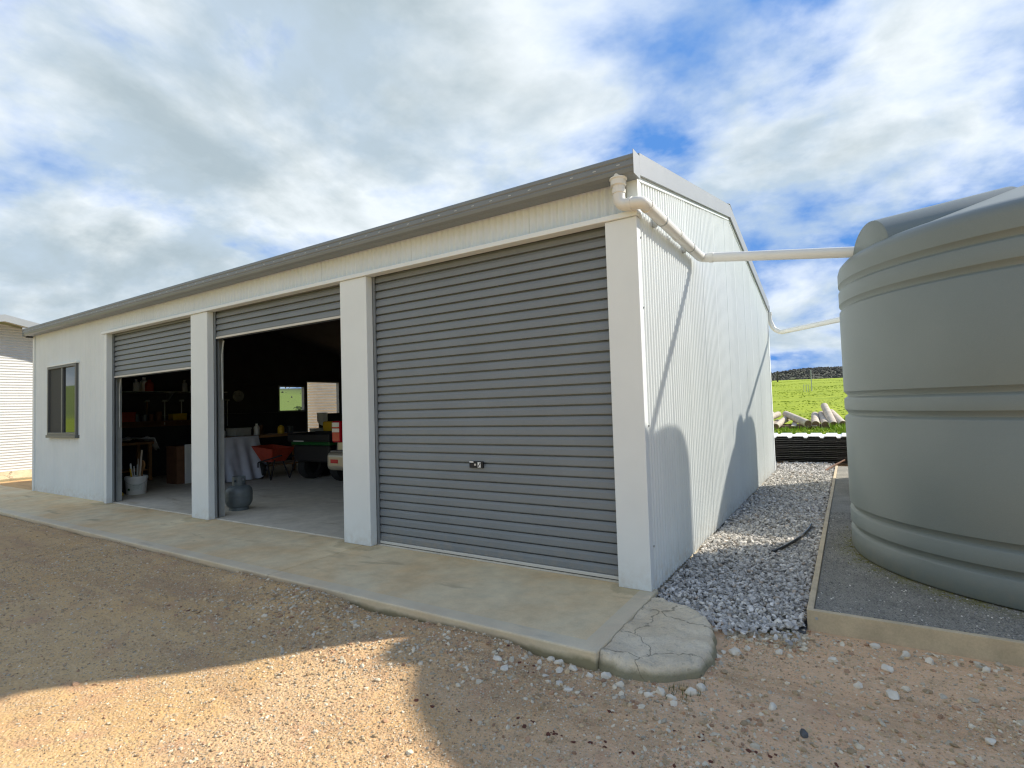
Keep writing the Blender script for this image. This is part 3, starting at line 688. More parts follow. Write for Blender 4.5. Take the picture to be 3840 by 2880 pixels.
for yy in (0.45, 1.45):
    zc = 3.185-0.0075*yy; MB().tube([(0.085, yy-0.012, zc), (0.085, yy+0.012, zc)], 0.0562, 20).box(0.0, 0.04, yy-0.012, yy+0.012, zc-0.05, zc+0.05).build('strap', 'galv', DP, smooth=True)
DP = thing('downpipe', (0.1, 8.6, 2.95), 'white plastic rainwater pipe from the rear gutter to far tank', 'pipe', 'rainwater pipes to the tanks')
pp = [(0.02,8.68,3.44),(0.02,8.70,3.28),(0.10,8.70,3.07),(0.24,8.66,2.98),(TX-TR+0.16,6.79,2.93)]
MB().tube(bend(pp, 0.06), 0.050, 20).build('pipe_run', 'pvc', DP, smooth=True)
MB().lathe([(0.051,-0.04),(0.062,-0.04),(0.062,0.016),(0.0,0.016)], (0.02,8.68,3.424), 20).build('collar', 'pvc', DP, smooth=True)

# ------------------------------------------------------------------ stones
bm = bmesh.new(); bmesh.ops.create_icosphere(bm, subdivisions=1, radius=1); bm.verts.ensure_lookup_table()
ICOV = np.array([v.co[:] for v in bm.verts]); ICOF = np.array([[v.index for v in f.verts] for f in bm.faces]); bm.free()
OCT_V = np.array([(1,0,0),(-0.5,0.87,0),(-0.5,-0.87,0),(0.3,0.3,0.8),(-0.3,-0.2,0.9)]); OCT_F = np.array([(0,1,3),(1,2,4),(2,0,3),(3,1,4),(3,4,2)])
def stones(name, pos, size, cols, material, flat=(0.45, 0.85), tilt=0.5, rough=0.28, chip=False):
    ICO_V, ICO_F = (OCT_V, OCT_F) if chip else (ICOV, ICOF)
    n_ = len(pos); k_ = len(ICO_V)
    protos = np.stack([ICO_V*(1+rough*rng.uniform(-1, 0.6, (k_, 1)))+rng.normal(0, 0.08, (k_, 3)) for _ in range(24)])
    Vv = protos[rng.integers(0, 24, n_)].copy()
    sc_ = np.stack([rng.uniform(0.75, 1.25, n_), rng.uniform(0.6, 1.0, n_), rng.uniform(*flat, n_)], -1)*size[:, None]
    Vv *= sc_[:, None, :]
    tx = rng.normal(0, tilt, n_); ty = rng.normal(0, tilt, n_); tz = rng.uniform(0, 6.283, n_)
    def rot(Vv, a_, i, j):
        c_, s_ = np.cos(a_)[:, None], np.sin(a_)[:, None]; A = Vv[..., i].copy(); B = Vv[..., j].copy()
        Vv[..., i] = c_*A-s_*B; Vv[..., j] = s_*A+c_*B
    rot(Vv, tx, 1, 2); rot(Vv, ty, 0, 2); rot(Vv, tz, 0, 1)
    Vv += pos[:, None, :]
    Ff = (ICO_F[None] + (np.arange(n_)*k_)[:, None, None]).reshape(-1, 3)
    return mesh_np(name, Vv.reshape(-1, 3), Ff, material, np.repeat(cols, k_, axis=0))
# grey crushed rock between shed and pad
bed = MB(); bed.prism([(0.0,-0.02),(0.30,-0.10),(0.70,-0.16),(1.10,-0.02),(1.10,10.2),(-0.3,10.2),(-0.3,8.66),(0.0,8.66)], 'z', -0.16, -0.098)
mat('bed', (0.11, 0.11, 0.108), 0.95, 0.3, 20)
struct(bed.build('gravel_bed', 'bed'))
def sample_strip(n_, ylo, yhi):
    x_ = rng.uniform(0.012, 1.09, n_); y_ = rng.uniform(ylo, yhi, n_); return x_, y_
X_, Y_, S_ = [], [], []
for n_, lo, hi, s0_, s1_ in ((12500, -0.16, 3.0, 0.015, 0.029), (7500, 3.0, 6.0, 0.018, 0.032), (7000, 6.0, 10.3, 0.021, 0.036)):
    x_, y_ = sample_strip(n_, lo, hi); X_.append(x_); Y_.append(y_); S_.append(rng.uniform(s0_, s1_, n_))
x_ = rng.uniform(0.45, 1.08, 90); y_ = rng.uniform(-0.34, -0.1, 90); X_.append(x_); Y_.append(y_); S_.append(rng.uniform(0.014, 0.028, 90))
x_ = rng.uniform(-0.5, 0.0, 500); y_ = rng.uniform(8.7, 10.2, 500); X_.append(x_); Y_.append(y_); S_.append(rng.uniform(0.02, 0.035, 500))
X_, Y_, S_ = map(np.concatenate, (X_, Y_, S_))
keep = (np.arange(len(Y_)) >= len(Y_)-590) | (Y_ > -0.03-0.14*np.sin(np.clip(X_/1.1, 0, 1)*3.14) + 0.05*(vn(X_, Y_, 12)-0.5)); X_, Y_, S_ = X_[keep], Y_[keep], S_[keep]
Z_ = -0.085 + rng.uniform(0, 0.060, len(X_))*sst(-0.16, 0.05, Y_) + 0.03*(vn(X_, Y_, 2.5)-0.3)
X_ = np.maximum(X_, np.where(Y_ < 8.63, 0.006+S_*0.75, -9))
v_ = rng.uniform(0.26, 0.62, len(X_))*np.where(rng.random(len(X_)) < 0.12, 1.35, 1.0)
cols = np.stack([v_*1.06, v_, v_*0.90], -1)
bt = rng.random(len(X_)) < 0.03; cols[bt] = np.array([0.42, 0.34, 0.26])*rng.uniform(0.7, 1.3, (bt.sum(), 1))
wt = rng.random(len(X_)) < np.where(Y_ < 0.2, 0.14, 0.03); cols[wt] = np.array([0.72, 0.67, 0.58])*rng.uniform(0.8, 1.1, (wt.sum(), 1))
stuff(stones('grey_gravel', np.stack([X_, Y_, Z_], -1), S_, cols, 'stone_grey', tilt=0.6, flat=(0.3, 0.6)))
# tan crushed limestone on the yard: many small pieces, some coarse
def in_view(x, y):
    dx, dy = x-CAM.x, y-CAM.y; d = dx*fw.x+dy*fw.y; l = dx*r0.x+dy*r0.y
    return (d > 0.9) & (np.abs(l) < 1.06*d+0.4)
def yard_pts(n_, xlo, xhi, ylo, yhi, maxd=30):
    x_ = rng.uniform(xlo, xhi, n_); y_ = rng.uniform(ylo, yhi, n_)
    ok = in_view(x_, y_) & ~((y_ > -1.20) & (x_ < 0.02)) & ~((x_ > 0.02) & (x_ < 0.62) & (y_ > -1.16) & (y_ < 0.06)) & ~((x_ > PX0-0.01) & (y_ > PY0-0.01)) & ~((x_ > 0.0) & (y_ > 0.02)) & (np.hypot(x_-CAM.x, y_-CAM.y) < maxd)
    return x_[ok], y_[ok]
def tan_cols(n_, pale=0.35):
    base = np.array([0.58, 0.42, 0.235]); white = np.array([0.70, 0.60, 0.43]); redc = np.array([0.50, 0.30, 0.17])
    u = rng.random(n_); c_ = np.where((u < pale)[:, None], white, np.where((u > 0.9)[:, None], redc, base))
    return c_*rng.uniform(0.55, 1.12, (n_, 1))
PS, SS, CS = [], [], []
def scatter(n_, box, smin, smax, pale, dens=None, sink=0.25, maxd=30):
    x_, y_ = yard_pts(n_, *box, maxd=maxd)
    if dens is not None:
        k_ = rng.random(len(x_)) < dens(x_, y_); x_, y_ = x_[k_], y_[k_]
    s_ = smin*(smax/smin)**(rng.random(len(x_))**2.2)
    PS.append(np.stack([x_, y_, gz(x_, y_)+s_*(0.35-sink)], -1)); SS.append(s_); CS.append(tan_cols(len(x_), pale))
pat = lambda x_, y_: 0.25+0.75*sst(0.35, 0.7, vn(x_, y_, 1.3, 6))
scatter(16000, (-2.6, 2.6, -3.3, 0.1), 0.0035, 0.012, 0.35, pat)
scatter(9000, (-8, 3.5, -3.6, -0.2), 0.005, 0.014, 0.30, pat)
scatter(9000, (-16, 0, -4.2, -1.1), 0.007, 0.016, 0.28, pat)
scatter(9000, (-0.3, 3.2, -2.3, 0.1), 0.006, 0.018, 0.45, pat)
scatter(700, (0.0, 3.2, -1.9, 0.1), 0.008, 0.028, 0.55)
scatter(260, (-3, 3, -3.2, 0.0), 0.012, 0.026, 0.5)
heap = lambda x_, y_: np.clip(np.exp(-((x_+2.5)/0.75)**2-((y_+1.5)/0.38)**2) + 0.9*np.exp(-((x_+0.8)/0.6)**2-((y_+1.42)/0.26)**2) + np.exp(-((x_+0.1)/0.45)**2-((y_+1.42)/0.22)**2) + 0.55*np.exp(-((x_+1.5)/0.6)**2-((y_+1.75)/0.35)**2), 0, 1)
scatter(9000, (-4.5, 1.0, -2.4, -1.15), 0.008, 0.024, 0.42, heap)
edge_d = lambda x_, y_: 0.9*np.exp(-((y_-0.0)/0.14)**2)*(x_ > 0.95) + 0.9*np.exp(-((np.hypot((x_-0.30)/0.36, (y_+0.58)/0.66)-1.0)/0.18)**2)
scatter(2600, (0.0, 3.2, -1.5, 0.1), 0.010, 0.030, 0.65, edge_d)
scatter(700, (0.4, 1.12, -0.35, 0.02), 0.012, 0.030, 0.6)
stuff(stones('limestone_gravel', np.concatenate(PS), np.concatenate(SS), np.concatenate(CS), 'stone_tan', flat=(0.35, 0.75), tilt=0.35))
PS, SS, CS = [], [], []
pat2 = lambda x_, y_: 0.35+0.65*sst(0.3, 0.7, vn(x_, y_, 1.7, 9))
scatter(90000, (-2.6, 2.6, -3.3, 0.1), 0.003, 0.009, 0.30, pat2, sink=0.35)
scatter(60000, (-7, 2.5, -3.6, -0.2), 0.0045, 0.010, 0.28, pat2, sink=0.35)
scatter(40000, (-16, 0, -4.2, -1.1), 0.006, 0.012, 0.25, pat2, sink=0.35)
stuff(stones('gravel_chips', np.concatenate(PS), np.concatenate(SS), np.concatenate(CS), 'stone_tan', flat=(0.4, 0.8), tilt=0.3, chip=True))
# grit on the pad
n_ = 16000; x_ = rng.uniform(PX0+0.05, 3.4, n_); y_ = rng.uniform(PY0+0.05, 4.0, n_); k_ = np.hypot(x_-TX, y_-TY) > TR-0.02; x_, y_ = x_[k_], y_[k_]
v_ = rng.uniform(0.12, 0.36, len(x_))*np.where(rng.random(len(x_)) < 0.04, 2.2, 1); md = np.hypot(x_-TX, y_-TY)-TR
cols = np.stack([v_*1.08, v_, v_*0.86], -1); ms = rng.random(len(x_)) < 0.75*np.exp(-(md/0.12)**2)*sst(0.35, 0.6, vn(x_, y_, 8, 3)); cols[ms] = np.array([0.17, 0.155, 0.03])*rng.uniform(0.6, 1.3, (ms.sum(), 1))
stuff(stones('pad_grit', np.stack([x_, y_, np.full(len(x_), PZ+0.001)], -1), rng.uniform(0.004, 0.009, len(x_)), cols, 'stone_grey'))
# clay crumbs dropped along wheel tracks
cx_, cy_, cs_ = [], [], []
for (xa, ya, xb, yb, n_) in ((-0.75,-2.0,0.55,-1.86,26),(0.55,-1.86,1.5,-1.5,10),(0.1,-1.65,1.6,-1.45,12),(-0.6,-1.33,0.1,-1.5,10),(-4.6,-2.2,-2.2,-1.75,10),(0.4,-1.3,1.4,-1.7,8)):
    for i in range(n_):
        u = rng.random(); cx_.append(xa+(xb-xa)*u+rng.normal(0, .03)); cy_.append(ya+(yb-ya)*u+rng.normal(0, .03)); cs_.append(rng.uniform(0.006, 0.017))
cx_, cy_, cs_ = map(np.array, (cx_, cy_, cs_))
stuff(stones('clay_crumbs', np.stack([cx_, cy_, gz(cx_, cy_)+0.002], -1), cs_, np.tile([0.13, 0.04, 0.025], (len(cx_), 1)), 'clay', flat=(0.2, 0.4), tilt=0.15, rough=0.5))
# single white rocks
def rock(x, y, s_, label, group, m_='white_rock', sx_=1.0, sz_=0.75):
    mb = MB(); mb.ico((0,0,0), (1,1,1), 2); vs = np.array(mb.v); off = rng.uniform(0, 50)
    for q in range(7):
        d = rng.normal(size=3); d /= np.linalg.norm(d); h_ = rng.uniform(0.6, 0.85); e_ = vs@d; vs -= np.clip(e_-h_, 0, None)[:, None]*d
    s_ *= 0.85; vs *= (1+0.14*rng.uniform(-1, 1, (len(vs), 1)))*np.array([s_*sx_*rng.uniform(0.9,1.25), s_*rng.uniform(0.65,0.9), s_*sz_]); a_ = rng.uniform(0, 6.28)
    vs = np.stack([vs[:,0]*math.cos(a_)-vs[:,1]*math.sin(a_), vs[:,0]*math.sin(a_)+vs[:,1]*math.cos(a_), vs[:,2]], -1)
    z_ = float(gz(x, y))+s_*sz_*0.32; mb.v = [tuple(v) for v in vs+np.array([x, y, z_])]
    return tag(mb.build('loose_rock', m_), label, 'rock', group)
G1 = 'white rocks around the concrete spill'
for x, y, s_, q in ((0.72,-0.55,0.050,'largest'),(0.655,-0.575,0.026,'smallest'),(0.785,-0.47,0.034,'middle sized')):
    rock(x, y, s_, q+' bright white rock of the trio beside the rounded concrete spill', 'trio of white rocks')
for x, y, s_ in ((0.45,-1.27,0.042),(0.52,-1.30,0.034),(0.60,-1.20,0.045),(0.64,-1.12,0.036),(0.55,-1.36,0.030),(0.40,-1.33,0.030),(0.22,-1.30,0.034),(0.12,-1.27,0.036),(0.02,-1.29,0.032)):
    rock(x, y, s_, 'white limestone rock at the foot of the rounded concrete spill', G1)
for x, y, s_ in ((-0.10,-1.27,0.040),(-0.20,-1.26,0.034),(-0.27,-1.24,0.032),(-0.16,-1.33,0.030),(-0.32,-1.30,0.028)):
    rock(x, y, s_, 'pale rock heaped against the exposed edge of the apron slab', 'pale rocks against slab edge')
for x, y, s_ in ((-0.56,-1.43,0.042),(-0.46,-1.49,0.040),(-0.10,-1.46,0.036),(-0.02,-1.50,0.034),(-0.22,-1.42,0.028)):
    rock(x, y, s_, 'flat cream stone lying in limestone gravel off the apron corner', 'cream stones off the apron corner', sz_=0.4)
rock(0.20, -1.10, 0.034, 'small white rock sitting on top of the concrete spill', 'white rock on spill').location.z += 0.07
for x, y, s_ in ((1.01,-1.13,0.034),(1.40,-0.65,0.034),(1.56,-0.69,0.044),(1.92,-0.97,0.032),(1.55,-0.34,0.040),(1.27,-0.38,0.036),(0.97,-0.42,0.036),(1.78,-0.12,0.040),(1.66,-0.08,0.036),(1.50,-0.04,0.034),(2.05,-0.10,0.034)):
    rock(x, y, s_, 'pale loose rock on tan gravel in front of the timber pad edging', 'pale rocks before the timber edging')
rock(1.17, -1.31, 0.036, 'dark grey loose stone alone on the tan gravel', 'dark stone', 'bed')

# hose offcut and stick on the grey gravel
def curve_pts(pts, n_=16):
    P_ = [Vector(p) for p in pts]; out = []
    for i in range(n_+1):
        u = i/n_; out.append(P_[0]*(1-u)**2+P_[1]*2*u*(1-u)+P_[2]*u*u)
    return out
tag(MB().tube(curve_pts([(0.70,1.75,-0.02),(0.97,2.30,0.03),(0.965,3.15,-0.005)]), 0.017, 10).build('hose_offcut', 'black_gloss', smooth=True), 'short curved black hose offcut lying on the grey gravel', 'hose')
tag(MB().tube([(0.93,8.9,-0.03),(1.05,9.3,0.02),(1.28,9.75,0.12)], [0.025,0.022,0.015], 7).build('stick', 'cardboard'), 'brown stick lying across the far end of the timber edging', 'stick')

# ------------------------------------------------------------------ behind the shed
ST = thing('sheet_stack', (0.0, 11.2, -0.1), 'stack of black roofing sheets with one white sheet on top behind shed', 'roofing sheets')
def rib_sheet(z, m_, x0, x1, y0, y1, th=0.012, rib=0.006):
    xs_ = [x0]; zs = [0]; x = x0+0.10
    while x < x1-0.15:
        xs_ += [x, x+0.03, x+0.09, x+0.12]; zs += [0, -rib, -rib, 0]; x += 0.345
    xs_.append(x1); zs.append(0)
    top = [(a_, z+b_) for a_, b_ in zip(xs_, zs)]; bot = [(a_, z+b_-th) for a_, b_ in zip(xs_, zs)][::-1]; n_ = len(top); vs = []; fs = []
    for yy in (y0, y1): vs += [(a_, yy, b_) for a_, b_ in top+bot]
    N2 = 2*n_
    for i in range(N2): j = (i+1) % N2; fs.append((i, j, N2+j, N2+i))
    for i in range(n_-1): fs.append((i, i+1, N2-2-i, N2-1-i)); fs.append((N2+i+1, N2+i, N2+N2-1-i, N2+N2-2-i))
    return MB().add(vs, fs).build('roofing_sheet', m_, ST)
for i in range(14):
    rib_sheet(-0.045+i*0.0445, 'sheet_black' if i % 3 else 'sheet_dark', -1.4+random.uniform(-.02,.02), 1.62+random.uniform(-.05,.05), 10.6+random.uniform(-.04,.05), 11.8, 0.016)
rib_sheet(0.60, 'sheet_white', -1.4, 1.64, 10.56, 11.8, 0.02, 0.035)
for yy in (10.85, 11.5): MB().box(-1.4, 1.6, yy-0.05, yy+0.05, -0.13, -0.07).build('bearer', 'log_wood', ST)

def log(name, p, q, r_, label, group, end=True, m_='log_wood'):
    L = thing(name, tuple(p), label, 'log', group); p, q = Vector(p), Vector(q)
    MB().tube([p, p.lerp(q, .3), p.lerp(q, .7), q], [r_*1.03, r_, r_*0.98, r_*0.94], 14).build('trunk', m_, L, smooth=True)
    d = (p-q).normalized(); MB().tube([p, p+d*0.006], r_*0.9, 14).build('cut_end', 'log_end', L)
LY = 20.5
def gzz(x, y): return float(gz(x, y))
GL = 'weathered posts in the pile'
lg = [(-1.78,.20,-1.35,.60,.17,-.1),(-1.25,.12,-0.85,.55,.17,.1),(-0.98,.30,-0.55,.55,.14,.0),(0.72,.16,-0.25,.56,.15,-.1),(0.98,.12,0.88,.50,.15,.0),(1.32,.10,1.12,.52,.15,.1),(1.60,.10,1.25,.88,.15,.0),(1.92,.12,1.48,.60,.15,.0),(-0.45,.06,-0.2,.40,.12,-.2)]
for i, (xa, za, xb, zb, r_, dy) in enumerate(lg):
    z0 = gzz(0, LY)
    xa -= 0.75; xb -= 0.75
    log('log', (xa, LY+dy, z0+za+0.06), (xb, LY+1.9+dy, z0+zb+0.02), r_, 'weathered round post, '+['first','second','third','fifth','sixth','seventh','eighth','last','fourth'][i] + ' from the shed end of the timber pile', GL)
for i, (xa, xb) in enumerate(((-1.55,-1.3),(-1.2,-0.9),(-0.55,-0.6),(0.2,0.05),(-0.1,0.45))):
    z0 = gzz(0, LY)
    tag(MB().obox(((xa+xb)/2, LY+0.8, z0+0.22), ((xb-xa)/2, 0.9, 0.10), (0.09, 0, 0), (0, -0.02, 0.02)).build('plank', 'log_wood'), 'pale flat plank lying under posts in the timber pile', 'plank', 'planks in the timber pile')
z0 = gzz(0, LY)
for yy in (LY+0.25, LY+1.5):  # dark bars added under the posts to give the pile its shadow
    tag(MB().tube([(-2.5, yy, z0+0.06), (1.3, yy, z0+0.06)], 0.09, 10).build('pile_shadow_bar', 'log_end', smooth=True), 'dark bar added crosswise as shadow underneath the post pile', 'log', 'shadow bars under the post pile')
def post(x, y, h, r_, label, m_='post_dark'):
    z = gzz(x, y); o = thing('fence_post', (x, y, z), label, 'post')
    MB().tube([(x, y, z-0.3), (x, y, z+h)], [r_, r_*0.9], 8).build('post_shaft', m_, o)
    MB().tube([(x, y, z+h), (x, y, z+h+0.02)], [r_*0.9, r_*0.5], 8).build('post_top', m_, o)
post(-11.2, 110, 2.1, 0.13, 'dark timber post nearest the shed wall in the paddock'); post(-10.1, 110, 2.2, 0.13, 'dark timber post second from the shed wall in paddock')
post(-1.87, 60, 2.3, 0.045, 'tall thin pale pole standing in the green paddock', 'galv')
tx0, ty0 = -2.15, 56; tz0 = gzz(tx0, ty0); tg = thing('tree_guard', (tx0, ty0, tz0), 'small thin wire tree guard frame standing in the paddock', 'tree guard')
for dx, dy in ((-.2,0),(.2,0),(0,.3)):
    MB().tube([(tx0+dx, ty0+dy, tz0-0.2), (tx0+dx, ty0+dy, tz0+0.75)], 0.02, 6).build('stake', 'galv', tg)
MB().tube([(tx0-.2,ty0,tz0+.6),(tx0+.2,ty0,tz0+.6),(tx0,ty0+.3,tz0+.6),(tx0-.2,ty0,tz0+.6)], 0.012, 6).build('wire', 'galv', tg)

# grass tufts and weeds
def tufts(name, n_, xr, yr, h0, h1, c0, c1, mask=None, blades=5, wd=0.012):
    x_ = rng.uniform(*xr, n_); y_ = rng.uniform(*yr, n_)
    if mask is not None: k_ = mask(x_, y_); x_, y_ = x_[k_], y_[k_]
    n_ = len(x_); x_ = np.repeat(x_, blades)+rng.normal(0, h1*0.35, n_*blades); y_ = np.repeat(y_, blades)+rng.normal(0, h1*0.35, n_*blades); n_ = len(x_)
    z_ = gz(x_, y_)-0.01; h_ = rng.uniform(h0, h1, n_); a_ = rng.uniform(0, 6.28, n_); l_ = rng.normal(0, 0.4, (n_, 2))*h_[:, None]; w_ = wd*rng.uniform(0.6, 1.4, n_)
    A = np.stack([x_-np.cos(a_)*w_, y_-np.sin(a_)*w_, z_], -1); B = np.stack([x_+np.cos(a_)*w_, y_+np.sin(a_)*w_, z_], -1); T_ = np.stack([x_+l_[:,0], y_+l_[:,1], z_+h_], -1)
    Vv = np.stack([A, B, T_], 1).reshape(-1, 3); Ff = np.arange(3*n_).reshape(-1, 3)
    u = rng.random((n_, 1)); cc = np.array(c0)*(1-u)+np.array(c1)*u
    return stuff(mesh_np(name, Vv, Ff, 'grass', np.repeat(cc, 3, axis=0)))
tufts('paddock_grass', 7000, (-12, 8), (13.6, 110), 0.02, 0.06, (0.24,0.33,0.015), (0.36,0.44,0.03), blades=4, wd=0.06)
tufts('rank_grass', 900, (-3.2, 4), (14.0, 20.4), 0.06, 0.20, (0.15,0.26,0.01), (0.30,0.42,0.02), blades=8, wd=0.025)
tufts('broad_weeds', 160, (0.9, 3.6), (19, 23), 0.12, 0.35, (0.16,0.28,0.01), (0.34,0.46,0.03), blades=14, wd=0.05)
tufts('gravel_weeds', 9, (0.62, 1.0), (-0.12, 0.12), 0.03, 0.08, (0.05,0.10,0.015), (0.10,0.16,0.03), blades=14, wd=0.003)
tufts('spill_weeds', 10, (0.5, 0.66), (-1.3, -1.05), 0.02, 0.05, (0.05,0.08,0.015), (0.10,0.13,0.03), blades=14, wd=0.003)

nx = 9150; hx = np.concatenate([rng.uniform(-150, 60, 9000), rng.uniform(-560, -330, 150)]); hy = np.concatenate([285+355*rng.random(9000)**1.5, rng.uniform(150, 420, 150)])
hs = rng.uniform(0.4, 1.1, nx); hc = np.array([0.050, 0.050, 0.036])*rng.uniform(0.7, 1.35, (nx, 1))
stuff(stones('hill_scrub', np.stack([hx, hy, gz(hx, hy)+hs*0.35], -1), hs, hc, 'stone_grey', flat=(0.6, 1.0), tilt=0.2, rough=0.45))
# trees on the slopes beyond the end window and along the far ridge
def tree(x, y, h, w_, label, group, n_=420, ls=0.5):
    z = gzz(x, y); T = thing('paddock_tree', (x, y, z), label, 'tree', group)
    mb = MB(); top = Vector((x, y, z+h*0.55)); mb.tube([(x, y, z-0.3), (x+0.1*w_*0.2, y, z+h*0.25), top], [h*0.05, h*0.04, h*0.02], 8)
    cl = []
    for i in range(9):
        a_ = random.uniform(0, 6.28); q = Vector((x+math.cos(a_)*w_*random.uniform(.15,.42), y+math.sin(a_)*w_*random.uniform(.15,.42), z+h*random.uniform(.5,.88)))
        cl.append(q); mb.tube([(x, y, z+h*random.uniform(.2,.45)), q], [h*0.02, h*0.007], 6)
    mb.build('trunk', 'bark', T)
    lv = MB()
    for i in range(n_):
        q = random.choice(cl) + Vector((random.gauss(0, w_*0.11), random.gauss(0, w_*0.11), random.gauss(0, h*0.055)))
        d1_ = Vector((random.gauss(0,1), random.gauss(0,1), random.gauss(0,.5))).normalized()*ls*random.uniform(.5,1.2); d2_ = d1_.orthogonal().normalized()*ls*random.uniform(.3,.7)
        lv.add([q-d1_, q+d2_, q+d1_, q-d2_], [(0,1,2,3)])
    lv.build('crown', 'leaf', T)
tree(-158, 113, 4.3, 5.2, 'spreading dark tree standing alone on green slope beyond end window', None, 700, 0.26)
for i in range(9):
    a_ = R(148+i*1.9 + random.uniform(-.6,.6)); d_ = random.uniform(420, 560)
    tree(-3+math.cos(a_)*d_, 4+math.sin(a_)*d_, random.uniform(5, 8), random.uniform(7, 10), 'small far tree on the ridge line seen through the end window', 'ridge trees', 120, 1.2)

# ------------------------------------------------------------------ neighbouring white house
H = thing('corrugated_house', (-22, 0.5, 0.0), 'white house with sideways corrugated walls and gable roof beyond the shed', 'house')
HX, HYC, HW, HZP = -18.6, 0.58, 2.0, 4.42
def hroof(y): return HZP-0.235*abs(y-HYC)
vs = []; fs = []; zt = HZP-0.12; n_ = int((zt-0.16)/(PITCH_C/6))
for i in range(n_+1):
    z = 0.16 + i*PITCH_C/6; d = 0.010*math.cos(2*math.pi*i/6); hw = min(HW, max(0.02, (HZP-0.10-z)/0.235))
    vs += [(HX+d, HYC-hw, z), (HX+d, HYC+hw, z)]
MB().add(vs, [(2*i, 2*i+1, 2*i+3, 2*i+2) for i in range(n_)]).build('gable_wall', 'house_white', H, smooth='all')
vs = []; n_ = int((hroof(HYC+HW)-0.2)/(PITCH_C/6))
for s_ in (-1, 1):
    vs = []
    for i in range(n_+1):
        z = 0.16+i*PITCH_C/6; d = 0.010*math.cos(2*math.pi*i/6); vs += [(HX, HYC+s_*(HW+d), z), (HX-8, HYC+s_*(HW+d), z)]
    MB().add(vs, [(2*i, 2*i+1, 2*i+3, 2*i+2) for i in range(n_)]).build('side_wall', 'house_white', H, smooth='all')
MB().box(HX-8, HX+0.03, HYC-HW-0.03, HYC+HW+0.03, -0.3, 0.155).build('footing', 'chunk_conc', H)
for s_ in (-1, 1):
    ye = HYC+s_*(HW+0.35); vs = []
    for yy in (HYC, ye): vs += [(HX-8.4, yy, hroof(yy)), (HX+0.62, yy, hroof(yy)), (HX+0.62, yy, hroof(yy)+0.04), (HX-8.4, yy, hroof(yy)+0.04)]
    MB().add(vs, [(0,1,2,3),(7,6,5,4),(0,4,5,1),(1,5,6,2),(2,6,7,3),(3,7,4,0)]).build('roof', 'barge_grey', H)
    vs = []
    for yy in (HYC, ye): vs += [(HX+0.621, yy, hroof(yy)-0.13), (HX+0.65, yy, hroof(yy)-0.13), (HX+0.65, yy, hroof(yy)+0.06), (HX+0.621, yy, hroof(yy)+0.06)]
    MB().add(vs, [(0,1,2,3),(7,6,5,4),(0,4,5,1),(1,5,6,2),(2,6,7,3),(3,7,4,0)]).build('barge_board', 'barge_grey', H)
    vs = []
    for yy in (HYC, HYC+s_*HW): vs += [(HX+0.02, yy, hroof(yy)-0.02), (HX+0.615, yy, hroof(yy)-0.02), (HX+0.615, yy, hroof(yy)-0.035), (HX+0.02, yy, hroof(yy)-0.035)]
    MB().add(vs, [(0,1,2,3),(7,6,5,4),(0,4,5,1),(1,5,6,2),(2,6,7,3),(3,7,4,0)]).build('soffit', 'house_white', H)

# round corrugated steel tank outside the side doorway
RT = thing('corrugated_tank', (-16.5, 10.63, -0.05), 'round cream corrugated steel tank outside the side doorway of the shed', 'water tank')
pr_ = [(0.0, 0.0)] + [(1.25+0.022*math.cos(2*math.pi*i/6), 0.02+i*0.11/6) for i in range(26*6+1)]
MB().lathe(pr_, (-16.5, 10.63, -0.05), 64).build('tank_wall', 'cream_sheet', RT, smooth='all')
MB().lathe([(1.29, 2.86), (1.29, 2.90), (0.2, 3.12), (0.0, 3.13)], (-16.5, 10.63, -0.05), 64).build('tank_roof', 'barge_grey', RT, smooth=True)

# ------------------------------------------------------------------ things inside the shed
FZ = 0.010
def cyl(mb, x, y, prof_, seg=32, z=FZ): return mb.lathe(prof_, (x, y, z), seg)
# gas bottle
gx, gy = -7.02, 0.68
Gb = thing('gas_bottle', (gx, gy, FZ), 'grey steel gas bottle on the floor inside the middle open bay', 'gas bottle')
cyl(MB(), gx, gy, [(0.0,0.035),(0.10,0.035),(0.165,0.06),(0.198,0.12),(0.203,0.16),(0.203,0.228),(0.206,0.231),(0.206,0.239),(0.203,0.242),(0.203,0.29),(0.192,0.335),(0.155,0.375),(0.10,0.395),(0.0,0.40)], 40).build('cylinder_shell', 'bottle_grey', Gb, smooth=True)
cyl(MB(), gx, gy, [(0.142,0.0),(0.148,0.0),(0.145,0.05),(0.135,0.055),(0.142,0.0)], 36).build('foot_ring', 'bottle_grey', Gb, smooth=True)
cl_ = MB(); vs = []; fs = []; nA = 28
for i in range(nA+1):
    a_ = R(60)+R(300)*i/nA
    for r_ in (0.098, 0.092):
        for z_ in (0.36, 0.455, 0.49, 0.535): vs.append((gx+r_*math.cos(a_), gy+r_*math.sin(a_), FZ+z_))
for i in range(nA):
    for o_ in (0, 4):
        for k_ in range(3):
            if k_ == 1 and i % 9 in (3, 4, 5): continue
            p0 = i*8+o_+k_; fs.append((p0, p0+8, p0+9, p0+1))
    fs.append((i*8+3, i*8+11, i*8+15, i*8+7))
cl_.add(vs, fs).build('collar_guard', 'bottle_grey', Gb, smooth=True)
cyl(MB(), gx, gy, [(0.0,0.39),(0.025,0.39),(0.025,0.44),(0.035,0.44),(0.035,0.47),(0.0,0.47)], 16).build('valve', 'rail_alu', Gb)
